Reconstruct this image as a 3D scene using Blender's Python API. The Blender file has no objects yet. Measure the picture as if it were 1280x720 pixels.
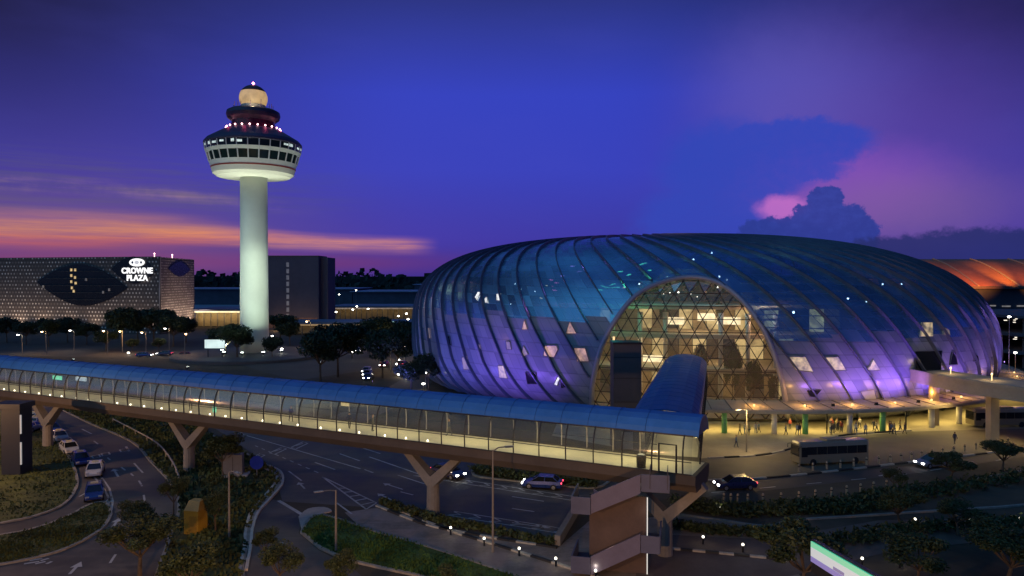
import bisect
import bpy, bmesh, math, random
import numpy as np
from mathutils import Vector, Matrix
random.seed(7)
R = math.radians
SC = bpy.context.scene
COL = SC.collection

# ------------------------------------------------------------------ camera, sky, sun, exposure
H = 23.0
F = 914.0
HY = 348.0
cam_d = bpy.data.cameras.new('camera')
cam_d.sensor_width = 36.0
cam_d.lens = 36.0 * F / 1280.0
cam_d.clip_start = 0.5
cam_d.clip_end = 20000
cam = bpy.data.objects.new('camera', cam_d)
cam.location = (0, 0, H)
cam.rotation_euler = (R(90) - math.atan((360 - HY) / F), 0, 0)
COL.objects.link(cam)
SC.camera = cam
SC.view_settings.view_transform = 'Standard'
SC.view_settings.look = 'None'
SC.view_settings.gamma = 1
SC.view_settings.exposure = 0
SC.view_settings.use_curve_mapping = False
SC.render.engine = 'CYCLES'
SC.cycles.use_denoising = True
SC.cycles.max_bounces = 6
SC.cycles.transparent_max_bounces = 12
SC.cycles.caustics_reflective = False
SC.cycles.caustics_refractive = False
SC.cycles.sample_clamp_indirect = 3.0


def lin(c):
    c = c / 255.0
    return c / 12.92 if c <= 0.04045 else ((c + 0.055) / 1.055) ** 2.4


def s(r, g, b):
    return (lin(r), lin(g), lin(b), 1.0)


class NT:
    """small helper: writes math node networks as python expressions"""
    def __init__(self, tree):
        self.t = tree

    def node(self, typ, **kw):
        n = self.t.nodes.new(typ)
        for k, v in kw.items():
            setattr(n, k, v)
        return n

    def math(self, op, a, b=None, c=None):
        n = self.node('ShaderNodeMath', operation=op)
        for i, v in enumerate((a, b, c)):
            if v is None:
                continue
            if isinstance(v, X):
                self.t.links.new(v.s, n.inputs[i])
            else:
                n.inputs[i].default_value = v
        return X(self, n.outputs[0])

    def put(self, v, sock):
        if isinstance(v, X):
            self.t.links.new(v.s, sock)
        elif isinstance(v, bpy.types.NodeSocket):
            self.t.links.new(v, sock)
        else:
            sock.default_value = v

    def smooth(self, lo, hi, x):
        n = self.node('ShaderNodeMapRange', interpolation_type='SMOOTHSTEP')
        self.put(x, n.inputs[0])
        inv = False
        if not isinstance(lo, X) and not isinstance(hi, X) and lo > hi:
            lo, hi, inv = hi, lo, True
        self.put(lo, n.inputs[1])
        self.put(hi, n.inputs[2])
        n.inputs[3].default_value = 1.0 if inv else 0.0
        n.inputs[4].default_value = 0.0 if inv else 1.0
        return X(self, n.outputs[0])

    def mix(self, f, a, b, mode='MIX'):
        n = self.node('ShaderNodeMix', data_type='RGBA', blend_type=mode)
        self.put(f, n.inputs[0])
        self.put(a, n.inputs[6])
        self.put(b, n.inputs[7])
        return n.outputs[2]

    def ramp(self, x, stops, interp='LINEAR'):
        n = self.node('ShaderNodeValToRGB')
        n.color_ramp.interpolation = interp
        el = n.color_ramp.elements
        while len(el) < len(stops):
            el.new(0.5)
        for e, (p, c) in zip(el, stops):
            e.position = p
            e.color = c
        self.put(x, n.inputs[0])
        return n.outputs[0]

    def vec(self, x, y, z):
        n = self.node('ShaderNodeCombineXYZ')
        for i, v in enumerate((x, y, z)):
            self.put(v, n.inputs[i])
        return n.outputs[0]

    def noise(self, vec, scale, detail=3, rough=0.55):
        n = self.node('ShaderNodeTexNoise')
        if vec is not None:
            self.t.links.new(vec, n.inputs['Vector'])
        n.inputs['Scale'].default_value = scale
        n.inputs['Detail'].default_value = detail
        n.inputs['Roughness'].default_value = rough
        return X(self, n.outputs[0])


class X:
    def __init__(self, nt, sock):
        self.nt, self.s = nt, sock

    def __add__(self, o): return self.nt.math('ADD', self, o)
    def __radd__(self, o): return self.nt.math('ADD', o, self)
    def __sub__(self, o): return self.nt.math('SUBTRACT', self, o)
    def __rsub__(self, o): return self.nt.math('SUBTRACT', o, self)
    def __mul__(self, o): return self.nt.math('MULTIPLY', self, o)
    def __rmul__(self, o): return self.nt.math('MULTIPLY', o, self)
    def __truediv__(self, o): return self.nt.math('DIVIDE', self, o)
    def max(self, o): return self.nt.math('MAXIMUM', self, o)
    def min(self, o): return self.nt.math('MINIMUM', self, o)
    def abs(self): return self.nt.math('ABSOLUTE', self)


# ---- sky: dusk over a tropical horizon, all in azimuth / elevation of the view direction
SUN_AZ, SUN_EL = -30.0, 1.0
world = bpy.data.worlds.new('World')
SC.world = world
world.use_nodes = True
wt = world.node_tree
wt.nodes.clear()
W = NT(wt)
tc = W.node('ShaderNodeTexCoord')
sep = W.node('ShaderNodeSeparateXYZ')
wt.links.new(tc.outputs['Generated'], sep.inputs[0])
dx, dy, dz = (X(W, o) for o in sep.outputs)
AZ = W.math('ARCTAN2', dx, dy) * (180 / math.pi)
EL = W.math('ARCSINE', dz) * (180 / math.pi)


def ae(px, py):
    a = math.atan((px - 640) / F)
    return math.degrees(a), math.degrees(math.atan((HY - py) / F * math.cos(a)))


def blob(px, py, rx, ry, soft, A, Ev):
    a, e = ae(px, py)
    ca = math.cos(math.radians(a))
    ra = rx * math.degrees(ca * ca / F)
    re = ry * math.degrees(ca / F)
    u = (A - a) * (1 / ra)
    v = (Ev - e) * (1 / re)
    d = W.math('SQRT', u * u + v * v)
    return W.smooth(1 + soft, 1 - soft, d)


dirv = W.vec(AZ, EL, 0.0)
n_big = W.noise(W.vec(AZ * 0.05, EL * 0.16, 0.0), 1.0, 4) - 0.5
n_str = W.noise(W.vec(AZ * 0.07, EL * 0.9, 3.0), 1.0, 5, 0.6) - 0.5
n_fine = W.noise(W.vec(AZ * 0.55, EL * 0.6, 7.0), 1.0, 6, 0.62) - 0.5
n_f2 = W.noise(W.vec(AZ * 0.5, EL * 0.6, 19.0), 1.0, 6, 0.62) - 0.5

base = W.ramp((EL + 5) / 95.0, [
    (0.0, s(34, 31, 80)), (0.053, s(40, 37, 108)), (0.085, s(52, 52, 160)), (0.14, s(52, 62, 186)),
    (0.20, s(50, 64, 190)), (0.245, s(46, 57, 156)), (0.285, s(38, 46, 114)), (0.36, s(38, 60, 124)), (0.48, s(54, 112, 164)),
    (0.75, s(38, 70, 126)), (1.0, s(38, 70, 126))])
base = W.mix(W.smooth(-22, 24, AZ) * W.smooth(25, 37, EL), base, s(16, 44, 104))
# purple veil over the middle of the sky
base = W.mix(W.smooth(20, -14, AZ) * W.smooth(-30, -5, AZ) * W.smooth(9, 2, EL) * 0.4, base, s(66, 54, 178))
# heavier, darker sky towards both flanks
dark = (W.smooth(6, 37, AZ.abs()) * W.smooth(-2, 19, EL) * W.smooth(70, 42, EL)).min(1.0)
base = W.mix(dark * 0.9, base, s(10, 13, 44))
# clear teal dusk behind the viewpoint
backl = W.smooth(-20, -60, AZ)
base = W.mix(W.smooth(65, 115, AZ.abs()) * W.smooth(-1, 4, EL), base, W.mix(backl, s(12, 36, 96), s(70, 136, 184)))
# low afterglow band on the left
t = W.smooth(-36, -5.5, AZ)
up = 6.0 - t * 3.25 + n_str * 0.9
lo = 1.55 + t * 1.0 + n_big * 0.5
endf = W.smooth(-3.5, -13, AZ + n_str * 9) * W.smooth(-62, -50, AZ)
band = W.smooth(-0.1, 0.9, EL - lo) * W.smooth(-0.15, 1.8, up - EL) * endf
glowc = W.ramp((EL - lo) / 3.2, [(0.0, s(112, 48, 110)), (0.25, s(190, 92, 88)), (0.5, s(208, 132, 92)),
                                 (0.75, s(168, 110, 118)), (1.0, s(96, 80, 128))])
veil = W.smooth(-0.4, 1.2, EL) * W.smooth(8.5, 3.0, EL) * W.smooth(-6, -24, AZ)
base = W.mix(veil * 0.42, base, s(74, 62, 122))
low = W.smooth(0.0, 1.2, EL) * W.smooth(2.6, 1.2, EL) * W.smooth(2, -14, AZ)
base = W.mix(low * 0.75, base, s(98, 46, 118))
streaks = W.smooth(-0.20, 0.22, n_str)
n_s2 = W.noise(W.vec(AZ * 0.11 + EL * .25, EL * 2.6, 11.0), 1.0, 6, 0.65) - 0.5
st2 = W.smooth(-0.16, 0.2, n_s2)
base = W.mix(band * (0.35 + streaks * 0.25 + st2 * .4), base, glowc)
# bright core of the band
core = W.smooth(0.9, 0.0, (EL - (2.5 + (1 - t) * 1.0)).abs()) * W.smooth(-5.5, -9, AZ) * W.smooth(-33, -16, AZ)
base = W.mix(core * 0.85 * (0.25 + streaks * 0.3 + st2 * .45), base, s(246, 156, 98))
# thin lit wisps above it
wl = 6.1 + n_big * 2.4 - W.smooth(-30, -16, AZ) * 1.0
wisp = W.smooth(0.9, 0.0, (EL - wl).abs()) * W.smooth(-13, -25, AZ) * W.smooth(-0.12, 0.25, n_str + n_fine * 0.4)
base = W.mix(wisp * 0.8, base, s(140, 114, 136))
gap = W.smooth(-.12, .2, n_s2 + n_big * .5) * W.smooth(4.2, 5.6, EL) * W.smooth(9.5, 6.8, EL) * W.smooth(-8, -22, AZ)
base = W.mix(gap * .55, base, s(66, 72, 122))
# rose glow behind the storm cloud on the right
Aw = AZ + n_fine * 1.3 + n_big * 1.5
Ew = EL + n_f2 * 1.3
g1 = blob(1075, 215, 215, 150, 0.85, Aw, Ew)
base = W.mix(g1 * 0.55 * W.smooth(5, 27, Aw + Ew * 0.2), base, s(104, 72, 168))
g2 = blob(960, 112, 120, 70, 0.8, Aw, Ew)
base = W.mix(g2 * 0.4 * W.smooth(9.0, 20, Aw), base, s(104, 96, 190))
g3 = blob(1050, 232, 110, 42, 0.7, Aw, Ew)
base = W.mix(g3 * 0.75, base, s(134, 80, 182))
g4 = blob(1130, 262, 120, 40, 0.8, Aw, Ew)
base = W.mix(g4 * 0.5, base, s(126, 92, 150))
g5 = blob(980, 260, 30, 13, 0.45, Aw, Ew)
# cloud silhouettes
n_cur = W.noise(W.vec(AZ * 1.3, EL * 1.5, 31.0), 1.0, 7, 0.68) - 0.5
n_cu2 = W.noise(W.vec(AZ * 1.3, EL * 1.5, 47.0), 1.0, 7, 0.68) - 0.5
Ac = AZ + n_fine * 1.5 + n_cur * 1.1
Ec = EL + n_f2 * 1.7 + n_cu2 * 1.1
cl = blob(975, 184, 110, 33, 0.16, AZ + n_fine * 2.6 + n_cur * 1.2, EL + n_f2 * 1.8 + n_cu2 * .9)
for b in ((900, 215, 75, 60, 0.35), (880, 280, 86, 50, 0.3), (935, 228, 75, 24, 0.3), (1000, 214, 55, 14, 0.3)):
    cl = cl.max(blob(*b, Ac, Ec))
base = W.mix(cl * (0.86 + n_cur * .3), base, s(45, 68, 182))
base = W.mix(g5 * .9, base, s(190, 108, 196))
cu = blob(1040, 296, 58, 42, 0.06, Ac, Ec)
for b in ((1032, 258, 24, 25, 0.08), (1076, 292, 24, 22, 0.08), (968, 300, 50, 30, 0.08), (1010, 275, 22, 20, 0.1)):
    cu = cu.max(blob(*b, Ac, Ec))
base = W.mix(cu * 0.95, base, W.mix(W.smooth(-.15, .2, n_cu2 + (EL - 5) * .05), s(36, 55, 144), s(43, 63, 156)))
bank = blob(1220, 322, 150, 36, 0.14, Ac, Ec).max(blob(1110, 322, 60, 25, 0.2, Ac, Ec))
base = W.mix(bank * 0.9, base, s(30, 42, 104))
# faint high cloud texture everywhere
base = W.mix(W.smooth(-0.05, 0.3, n_big) * 0.12, base, s(76, 78, 190))
nsky = W.node('ShaderNodeTexSky', sky_type='NISHITA', sun_disc=False)
nsky.sun_elevation = R(SUN_EL)
nsky.sun_rotation = R(SUN_AZ)
nb = W.node('ShaderNodeBackground')
wt.links.new(nsky.outputs[0], nb.inputs[0])
nb.inputs[1].default_value = 0.004
bb = W.node('ShaderNodeBackground')
wt.links.new(base, bb.inputs[0])
bb.inputs[1].default_value = 1.0
addn = W.node('ShaderNodeAddShader')
wt.links.new(nb.outputs[0], addn.inputs[0])
wt.links.new(bb.outputs[0], addn.inputs[1])
wo = W.node('ShaderNodeOutputWorld')
wt.links.new(addn.outputs[0], wo.inputs[0])

sun_d = bpy.data.lights.new('sun', 'SUN')
sun_d.energy = 0.04
sun_d.angle = R(8)
sun_d.color = (1, 0.6, 0.5)
sun = bpy.data.objects.new('sun', sun_d)
sun.rotation_euler = (Vector((math.sin(R(SUN_AZ)), math.cos(R(SUN_AZ)), math.sin(R(4))))).to_track_quat('Z', 'Y').to_euler()
COL.objects.link(sun)


# ------------------------------------------------------------------ helpers
def G(px, py, z=0.0):
    """point on the horizontal level z seen at that place of the survey photograph"""
    Y = (H - z) * F / (py - HY)
    return ((px - 640) / F * Y, Y)


def at(px, py, Y):
    return Vector(((px - 640) / F * Y, Y, H - (py - HY) / F * Y))


class MB:
    def __init__(self):
        self.v, self.f, self.m, self.uv = [], [], [], None

    def add(self, vs, fs, mi=0):
        o = len(self.v)
        self.v += [tuple(p) for p in vs]
        self.f += [tuple(i + o for i in f) for f in fs]
        self.m += [mi] * len(fs)
        return self

    def box(self, c, size, rz=0.0, mi=0, taper=1.0):
        hx, hy, hz = size[0] / 2, size[1] / 2, size[2] / 2
        cs, sn = math.cos(rz), math.sin(rz)
        vs = []
        for z, k in ((-hz, 1), (hz, taper)):
            for x, y in ((-hx, -hy), (hx, -hy), (hx, hy), (-hx, hy)):
                x2, y2 = x * k, y * k
                vs.append((c[0] + x2 * cs - y2 * sn, c[1] + x2 * sn + y2 * cs, c[2] + z))
        return self.add(vs, [(3, 2, 1, 0), (4, 5, 6, 7), (0, 1, 5, 4), (1, 2, 6, 5), (2, 3, 7, 6), (3, 0, 4, 7)], mi)

    def prism(self, pts, z0, z1, mi=0):
        n = len(pts)
        vs = [(p[0], p[1], z0) for p in pts] + [(p[0], p[1], z1) for p in pts]
        fs = [tuple(range(n - 1, -1, -1)), tuple(range(n, 2 * n))]
        fs += [(i, (i + 1) % n, n + (i + 1) % n, n + i) for i in range(n)]
        return self.add(vs, fs, mi)

    def sheet(self, pts, z, mi=0):
        return self.add([(p[0], p[1], z) for p in pts], [tuple(range(len(pts)))], mi)

    def tube(self, pts, r, n=6, mi=0, closed=False):
        pts = [Vector(p) for p in pts]
        rs = r if isinstance(r, (list, tuple)) else [r] * len(pts)
        vs, fs = [], []
        prev = None
        for i, p in enumerate(pts):
            a = pts[i - 1] if (i > 0 or closed) else p
            b = pts[(i + 1) % len(pts)] if (i < len(pts) - 1 or closed) else p
            d = (b - a).normalized() if (b - a).length > 1e-9 else Vector((0, 0, 1))
            if prev is None:
                x = d.orthogonal().normalized()
            else:
                x = (prev - d * prev.dot(d))
                x = x.normalized() if x.length > 1e-6 else d.orthogonal().normalized()
            prev = x
            y = d.cross(x)
            for k in range(n):
                t_ = 2 * math.pi * k / n
                vs.append(p + (x * math.cos(t_) + y * math.sin(t_)) * rs[i])
        m = len(pts)
        for i in range(m if closed else m - 1):
            for k in range(n):
                a0, a1 = i * n + k, i * n + (k + 1) % n
                b0, b1 = ((i + 1) % m) * n + k, ((i + 1) % m) * n + (k + 1) % n
                fs.append((a0, a1, b1, b0))
        if not closed:
            fs.append(tuple(range(n - 1, -1, -1)))
            fs.append(tuple((m - 1) * n + k for k in range(n)))
        return self.add(vs, fs, mi)

    def lathe(self, prof, c=(0, 0, 0), n=32, mi=0):
        vs, fs = [], []
        for r, z in prof:
            for k in range(n):
                t_ = 2 * math.pi * k / n
                vs.append((c[0] + r * math.cos(t_), c[1] + r * math.sin(t_), c[2] + z))
        for i in range(len(prof) - 1):
            for k in range(n):
                fs.append((i * n + k, i * n + (k + 1) % n, (i + 1) * n + (k + 1) % n, (i + 1) * n + k))
        if prof[0][0] > 1e-3:
            fs.append(tuple(range(n - 1, -1, -1)))
        if prof[-1][0] > 1e-3:
            fs.append(tuple((len(prof) - 1) * n + k for k in range(n)))
        return self.add(vs, fs, mi)

    def ribbon(self, pts, w, z, mi=0, dz=0.0, closed=False):
        """flat strip of width w along ground points; dz > 0 makes it a solid kerb"""
        L, Rr = [], []
        n = len(pts)
        for i in range(n):
            a = Vector(pts[i - 1][:2]) if i > 0 or closed else Vector(pts[i][:2])
            b = Vector(pts[(i + 1) % n][:2]) if i < n - 1 or closed else Vector(pts[i][:2])
            d = (b - a).normalized()
            nn = Vector((-d.y, d.x)) * (w / 2)
            p = Vector(pts[i][:2])
            L.append(p + nn)
            Rr.append(p - nn)
        for i in range(n if closed else n - 1):
            j = (i + 1) % n
            if dz:
                self.prism([Rr[i], Rr[j], L[j], L[i]], z, z + dz, mi)
            else:
                self.sheet([Rr[i], Rr[j], L[j], L[i]], z, mi)
        return self

    def build(self, name, mats, parent=None, org=None, smooth=False, bevel=0.0):
        me = bpy.data.meshes.new(name)
        ox, oy, oz = org if org is not None else (0, 0, 0)
        me.from_pydata([(a - ox, b - oy, c - oz) for a, b, c in self.v], [], self.f)
        mats = mats if isinstance(mats, (list, tuple)) else [mats]
        for m_ in mats:
            me.materials.append(m_)
        if len(mats) > 1:
            me.polygons.foreach_set('material_index', self.m)
        if smooth:
            me.polygons.foreach_set('use_smooth', [True] * len(self.f))
        me.update()
        if bevel:
            bm = bmesh.new()
            bm.from_mesh(me)
            bmesh.ops.bevel(bm, geom=list(bm.edges), offset=bevel, segments=2, affect='EDGES', clamp_overlap=True)
            bm.to_mesh(me)
            bm.free()
        o = bpy.data.objects.new(name, me)
        COL.objects.link(o)
        if parent is not None:
            o.parent = parent
        return o


def tag(o, label, cat, group=None):
    o['label'] = label
    o['category'] = cat
    if group:
        o['group'] = group
    return o


def thing(name, label, cat, loc=(0, 0, 0), rz=0.0, group=None):
    o = bpy.data.objects.new(name, None)
    o.empty_display_size = 0.5
    o.location = loc
    o.rotation_euler = (0, 0, rz)
    COL.objects.link(o)
    return tag(o, label, cat, group)


def struct(name, mb, m, kind='structure', **kw):
    o = mb.build(name, m, **kw)
    o['kind'] = kind
    return o


KIDS = {}


def copy_tree(o, loc=None, rz=None, label=None, group=None, scale=None, parent=None):
    c = o.copy()
    COL.objects.link(c)
    if parent is not None:
        c.parent = parent
    if loc is not None:
        c.location = loc
    if rz is not None:
        c.rotation_euler = (0, 0, rz)
    if scale is not None:
        c.scale = scale if isinstance(scale, (tuple, list)) else (scale,) * 3
    if label:
        c['label'] = label
    if group:
        c['group'] = group
    for ch in list(o.children):
        copy_tree(ch, parent=c)
    return c


def light(kind, name, loc, energy, color, parent=None, radius=0.2, target=None, spot=None, blend=0.5, size=None):
    d = bpy.data.lights.new(name, kind)
    d.energy = energy
    d.color = color
    if kind in ('POINT', 'SPOT'):
        d.shadow_soft_size = radius
    if kind == 'SPOT':
        d.spot_size = R(spot)
        d.spot_blend = blend
    if kind == 'AREA':
        d.shape = 'RECTANGLE'
        d.size, d.size_y = size
    o = bpy.data.objects.new(name, d)
    o.location = loc
    COL.objects.link(o)
    if target is not None:
        v = Vector(target) - Vector(loc)
        o.rotation_euler = v.to_track_quat('-Z', 'Y').to_euler()
    if parent is not None:
        o.parent = parent
        o.location = Vector(loc) - parent.location
    return o


# ------------------------------------------------------------------ materials
MC = {}


def mat(name, col, rough=0.6, metal=0.0, var=0.25, scale=1.0, bump=0.0, spec=0.5, coat=0.0, detail=5, col2=None, coords='Object'):
    if name in MC:
        return MC[name]
    m = bpy.data.materials.new(name)
    m.use_nodes = True
    t_ = NT(m.node_tree)
    bs = m.node_tree.nodes['Principled BSDF']
    bs.inputs['Roughness'].default_value = rough
    bs.inputs['Metallic'].default_value = metal
    bs.inputs['Specular IOR Level'].default_value = spec
    bs.inputs['Coat Weight'].default_value = coat
    col = tuple(col[:3]) + (1,)
    tcn = t_.node('ShaderNodeTexCoord')
    n = t_.noise(tcn.outputs[coords], scale, detail, 0.6)
    n2 = t_.noise(tcn.outputs[coords], scale * 7.3, 3, 0.6)
    k = (n * 0.65 + n2 * 0.35)
    dk = tuple(c * (1 - var) for c in col[:3]) + (1,)
    lt = tuple(min(1, c * (1 + var)) for c in (col2 or col)[:3]) + (1,)
    c = t_.ramp(k, [(0.32, dk), (0.68, lt)])
    m.node_tree.links.new(c, bs.inputs['Base Color'])
    rr = t_.node('ShaderNodeMapRange')
    t_.put(n2, rr.inputs[0])
    rr.inputs[3].default_value = max(0, rough - 0.12)
    rr.inputs[4].default_value = min(1, rough + 0.12)
    m.node_tree.links.new(rr.outputs[0], bs.inputs['Roughness'])
    if bump:
        b = t_.node('ShaderNodeBump')
        b.inputs['Strength'].default_value = bump
        b.inputs['Distance'].default_value = 0.1
        t_.put(n2, b.inputs['Height'])
        m.node_tree.links.new(b.outputs[0], bs.inputs['Normal'])
    MC[name] = m
    return m


def worn(name, col, patch, scale, lo=.42, hi=.62, fine=6.0):
    """surface with broad patches, streaks and fine grain of a second colour"""
    m = bpy.data.materials.new(name)
    m.use_nodes = True
    t_ = NT(m.node_tree)
    bs = m.node_tree.nodes['Principled BSDF']
    tcn = t_.node('ShaderNodeTexCoord')
    o = tcn.outputs['Object']
    a = t_.noise(o, scale, 6, 0.65)
    b = t_.noise(o, scale * fine, 4, 0.7)
    mp = t_.node('ShaderNodeMapping')
    mp.inputs['Rotation'].default_value = (0, 0, 0.5)
    mp.inputs['Scale'].default_value = (0.05, 1.2, 1)
    m.node_tree.links.new(o, mp.inputs[0])
    st = t_.noise(mp.outputs[0], 1.0, 4, 0.6)
    f = t_.smooth(lo, hi, a * .55 + b * .25 + st * .2)
    t_.put(t_.mix(f, tuple(col) + (1,), tuple(patch) + (1,)), bs.inputs['Base Color'])
    t_.put(f * .25 + .55, bs.inputs['Roughness'])
    bp_ = t_.node('ShaderNodeBump')
    bp_.inputs['Strength'].default_value = .2
    bp_.inputs['Distance'].default_value = .03
    t_.put(b, bp_.inputs['Height'])
    m.node_tree.links.new(bp_.outputs[0], bs.inputs['Normal'])
    MC[name] = m
    return m


def emit(name, col, st=1.0, var=0.0, scale=1.0):
    if name in MC:
        return MC[name]
    m = bpy.data.materials.new(name)
    m.use_nodes = True
    nt = m.node_tree
    bs = nt.nodes['Principled BSDF']
    bs.inputs['Base Color'].default_value = (0.3, 0.3, 0.3, 1)
    bs.inputs['Emission Color'].default_value = tuple(col[:3]) + (1,)
    bs.inputs['Emission Strength'].default_value = st
    if var:
        t_ = NT(nt)
        tcn = t_.node('ShaderNodeTexCoord')
        n = t_.noise(tcn.outputs['Object'], scale, 3, 0.6)
        dk = tuple(c * (1 - var) for c in col[:3]) + (1,)
        c = t_.ramp(n, [(0.35, dk), (0.62, tuple(col[:3]) + (1,))])
        nt.links.new(c, bs.inputs['Emission Color'])
    MC[name] = m
    return m


def glass(name, tint, keep=0.85, rough=0.05, refl=(1, 1, 1), haze=None):
    """thin pane: see-through with a tint, plus sky reflections at grazing angles"""
    if name in MC:
        return MC[name]
    m = bpy.data.materials.new(name)
    m.use_nodes = True
    nt = m.node_tree
    nt.nodes.clear()
    t_ = NT(nt)
    tr = t_.node('ShaderNodeBsdfTransparent')
    tr.inputs[0].default_value = tuple(tint) + (1,)
    gl = t_.node('ShaderNodeBsdfGlossy')
    gl.inputs['Color'].default_value = tuple(refl) + (1,)
    gl.inputs['Roughness'].default_value = rough
    fr = t_.node('ShaderNodeFresnel')
    fr.inputs[0].default_value = 1.45
    f = X(t_, fr.outputs[0]) * keep + 0.015
    mx = t_.node('ShaderNodeMixShader')
    t_.put(f, mx.inputs[0])
    nt.links.new(tr.outputs[0], mx.inputs[1])
    nt.links.new(gl.outputs[0], mx.inputs[2])
    out = t_.node('ShaderNodeOutputMaterial')
    if haze:
        tl_ = t_.node('ShaderNodeBsdfTranslucent')
        tl_.inputs[0].default_value = tuple(haze[:3]) + (1,)
        m2 = t_.node('ShaderNodeMixShader')
        m2.inputs[0].default_value = haze[3]
        nt.links.new(mx.outputs[0], m2.inputs[1])
        nt.links.new(tl_.outputs[0], m2.inputs[2])
        mx = m2
    nt.links.new(mx.outputs[0], out.inputs[0])
    MC[name] = m
    return m


ASPHALT = worn('asphalt', (0.05, 0.044, 0.044), (0.135, 0.12, 0.11), 0.12, .4, .58)
GRASS = mat('grass_turf', (0.032, 0.055, 0.014), 0.9, var=0.6, scale=0.5, bump=0.6, col2=(0.07, 0.085, 0.02))
EARTH = mat('dark_ground', (0.05, 0.055, 0.03), 0.95, var=0.6, scale=0.06, bump=0.4, col2=(0.08, 0.06, 0.04))
PAVING = worn('paving', (0.30, 0.25, 0.2), (0.19, 0.16, 0.13), 0.3)
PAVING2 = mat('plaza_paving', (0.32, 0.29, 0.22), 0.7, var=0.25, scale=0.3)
PAINT = worn('road_paint', (0.55, 0.54, 0.5), (0.2, 0.19, 0.18), 0.5, .45, .7)
KERBW = mat('kerb_white', (0.45, 0.43, 0.36), 0.8, var=0.3, scale=1.5)
KERBB = mat('kerb_black', (0.03, 0.03, 0.03), 0.8, var=0.3, scale=1.5)
KERBG = mat('kerb_stone', (0.3, 0.28, 0.24), 0.8, var=0.35, scale=1.0)
CONC = mat('concrete', (0.25, 0.23, 0.20), 0.75, var=0.22, scale=0.5, bump=0.1)
CONCD = mat('concrete_dark', (0.17, 0.155, 0.14), 0.8, var=0.3, scale=0.5)
WHITEP = mat('white_concrete', (0.74, 0.74, 0.72), 0.5, var=0.08, scale=0.25)
DKMETAL = mat('dark_metal', (0.03, 0.032, 0.04), 0.4, 0.6, var=0.3, scale=2)
GREYMETAL = mat('grey_metal', (0.32, 0.33, 0.36), 0.4, 0.5, var=0.2, scale=1.5)
LEAF = mat('leaf', (0.024, 0.042, 0.012), 0.65, var=0.7, scale=1.2, col2=(0.048, 0.066, 0.018))
LEAF2 = mat('leaf_dark', (0.025, 0.045, 0.018), 0.6, var=0.6, scale=1.2)
BARK = mat('bark', (0.11, 0.08, 0.055), 0.9, var=0.4, scale=3)
RUBBER = mat('rubber', (0.02, 0.02, 0.02), 0.8)
CARGLASS = mat('car_glass', (0.015, 0.018, 0.022), 0.08, 0, var=0.1, spec=0.8)
HEADL = emit('headlamp', (1, 0.97, 0.88), 14)
TAILL = emit('tail_lamp', (1, 0.05, 0.1), 3.0)
LAMPW = emit('lamp_white', (1, 0.95, 0.82), 16)
LAMPO = emit('lamp_sodium', (1, 0.62, 0.25), 14)
REDL = emit('red_beacon', (1, 0.25, 0.4), 12)

def skin_body(verts, edges, radii, name, mats, zc):
    me = bpy.data.meshes.new(name)
    me.from_pydata(verts, edges, [])
    o = bpy.data.objects.new(name, me)
    COL.objects.link(o)
    md = o.modifiers.new('skin', 'SKIN')
    for i, r_ in enumerate(radii):
        me.skin_vertices[0].data[i].radius = (r_, r_) if not isinstance(r_, tuple) else r_
    me.skin_vertices[0].data[0].use_root = True
    o.modifiers.new('sub', 'SUBSURF').levels = 1
    dg = bpy.context.evaluated_depsgraph_get()
    m2 = bpy.data.meshes.new_from_object(o.evaluated_get(dg))
    bpy.data.objects.remove(o)
    m2.materials.clear()
    for m_ in mats:
        m2.materials.append(m_)
    for f in m2.polygons:
        f.material_index = zc(f.center)
        f.use_smooth = True
    return m2


SKIN = mat('skin', (.35, .2, .13), .6, var=.05)
HAIR = mat('hair', (.012, .01, .009), .6, var=.1)
CL = [mat('cloth_%d' % i, c, .85, var=.1) for i, c in enumerate(((.5, .5, .48), (.04, .05, .09), (.3, .05, .05), (.08, .15, .3), (.4, .35, .2), (.1, .1, .1)))]


def zclass(c):
    if c.z > 1.62 and (c.y > -.02 or c.z > 1.7):
        return 3
    if c.z > 1.44 or abs(c.x) > .3 and c.z < .95 and c.z > .7:
        return 2
    if c.z > .93:
        return 0
    return 1


def person_mesh(stride, top, bot):
    v = [(0, 0, .95), (0, 0, 1.15), (0, 0, 1.36), (0, .0, 1.48), (0, -.015, 1.58), (0, -.01, 1.68), (0, 0, 1.74),
         (.1, 0, .9), (.11, -stride * .5, .5), (.11, -stride + .03, .09), (.11, -stride - .13, .04),
         (-.1, 0, .9), (-.11, stride * .35, .5), (-.11, stride + .05, .1), (-.11, stride - .11, .05),
         (.17, 0, 1.38), (.23, stride * .3, 1.12), (.25, stride * .4 - .08, .88), (.25, stride * .4 - .13, .78),
         (-.17, 0, 1.38), (-.23, -stride * .3, 1.12), (-.25, -stride * .4 - .08, .88), (-.25, -stride * .4 - .13, .78)]
    e = [(0, 1), (1, 2), (2, 3), (3, 4), (4, 5), (5, 6), (0, 7), (7, 8), (8, 9), (9, 10), (0, 11), (11, 12), (12, 13), (13, 14), (2, 15), (15, 16), (16, 17), (17, 18), (2, 19), (19, 20), (20, 21), (21, 22)]
    r_ = [(.15, .11), (.14, .1), (.17, .11), .06, .085, .1, .07, .095, .065, .045, .04, .095, .065, .045, .04, .06, .045, .035, .04, .06, .045, .035, .04]
    return skin_body(v, e, r_, 'person', [CL[top], CL[bot], SKIN, HAIR], zclass)


PM = [person_mesh(.22, a, b) for a, b in ((0, 1), (1, 5), (3, 1), (4, 1))] + [person_mesh(.02, a, b) for a, b in ((2, 1), (5, 5), (0, 3))]


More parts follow.
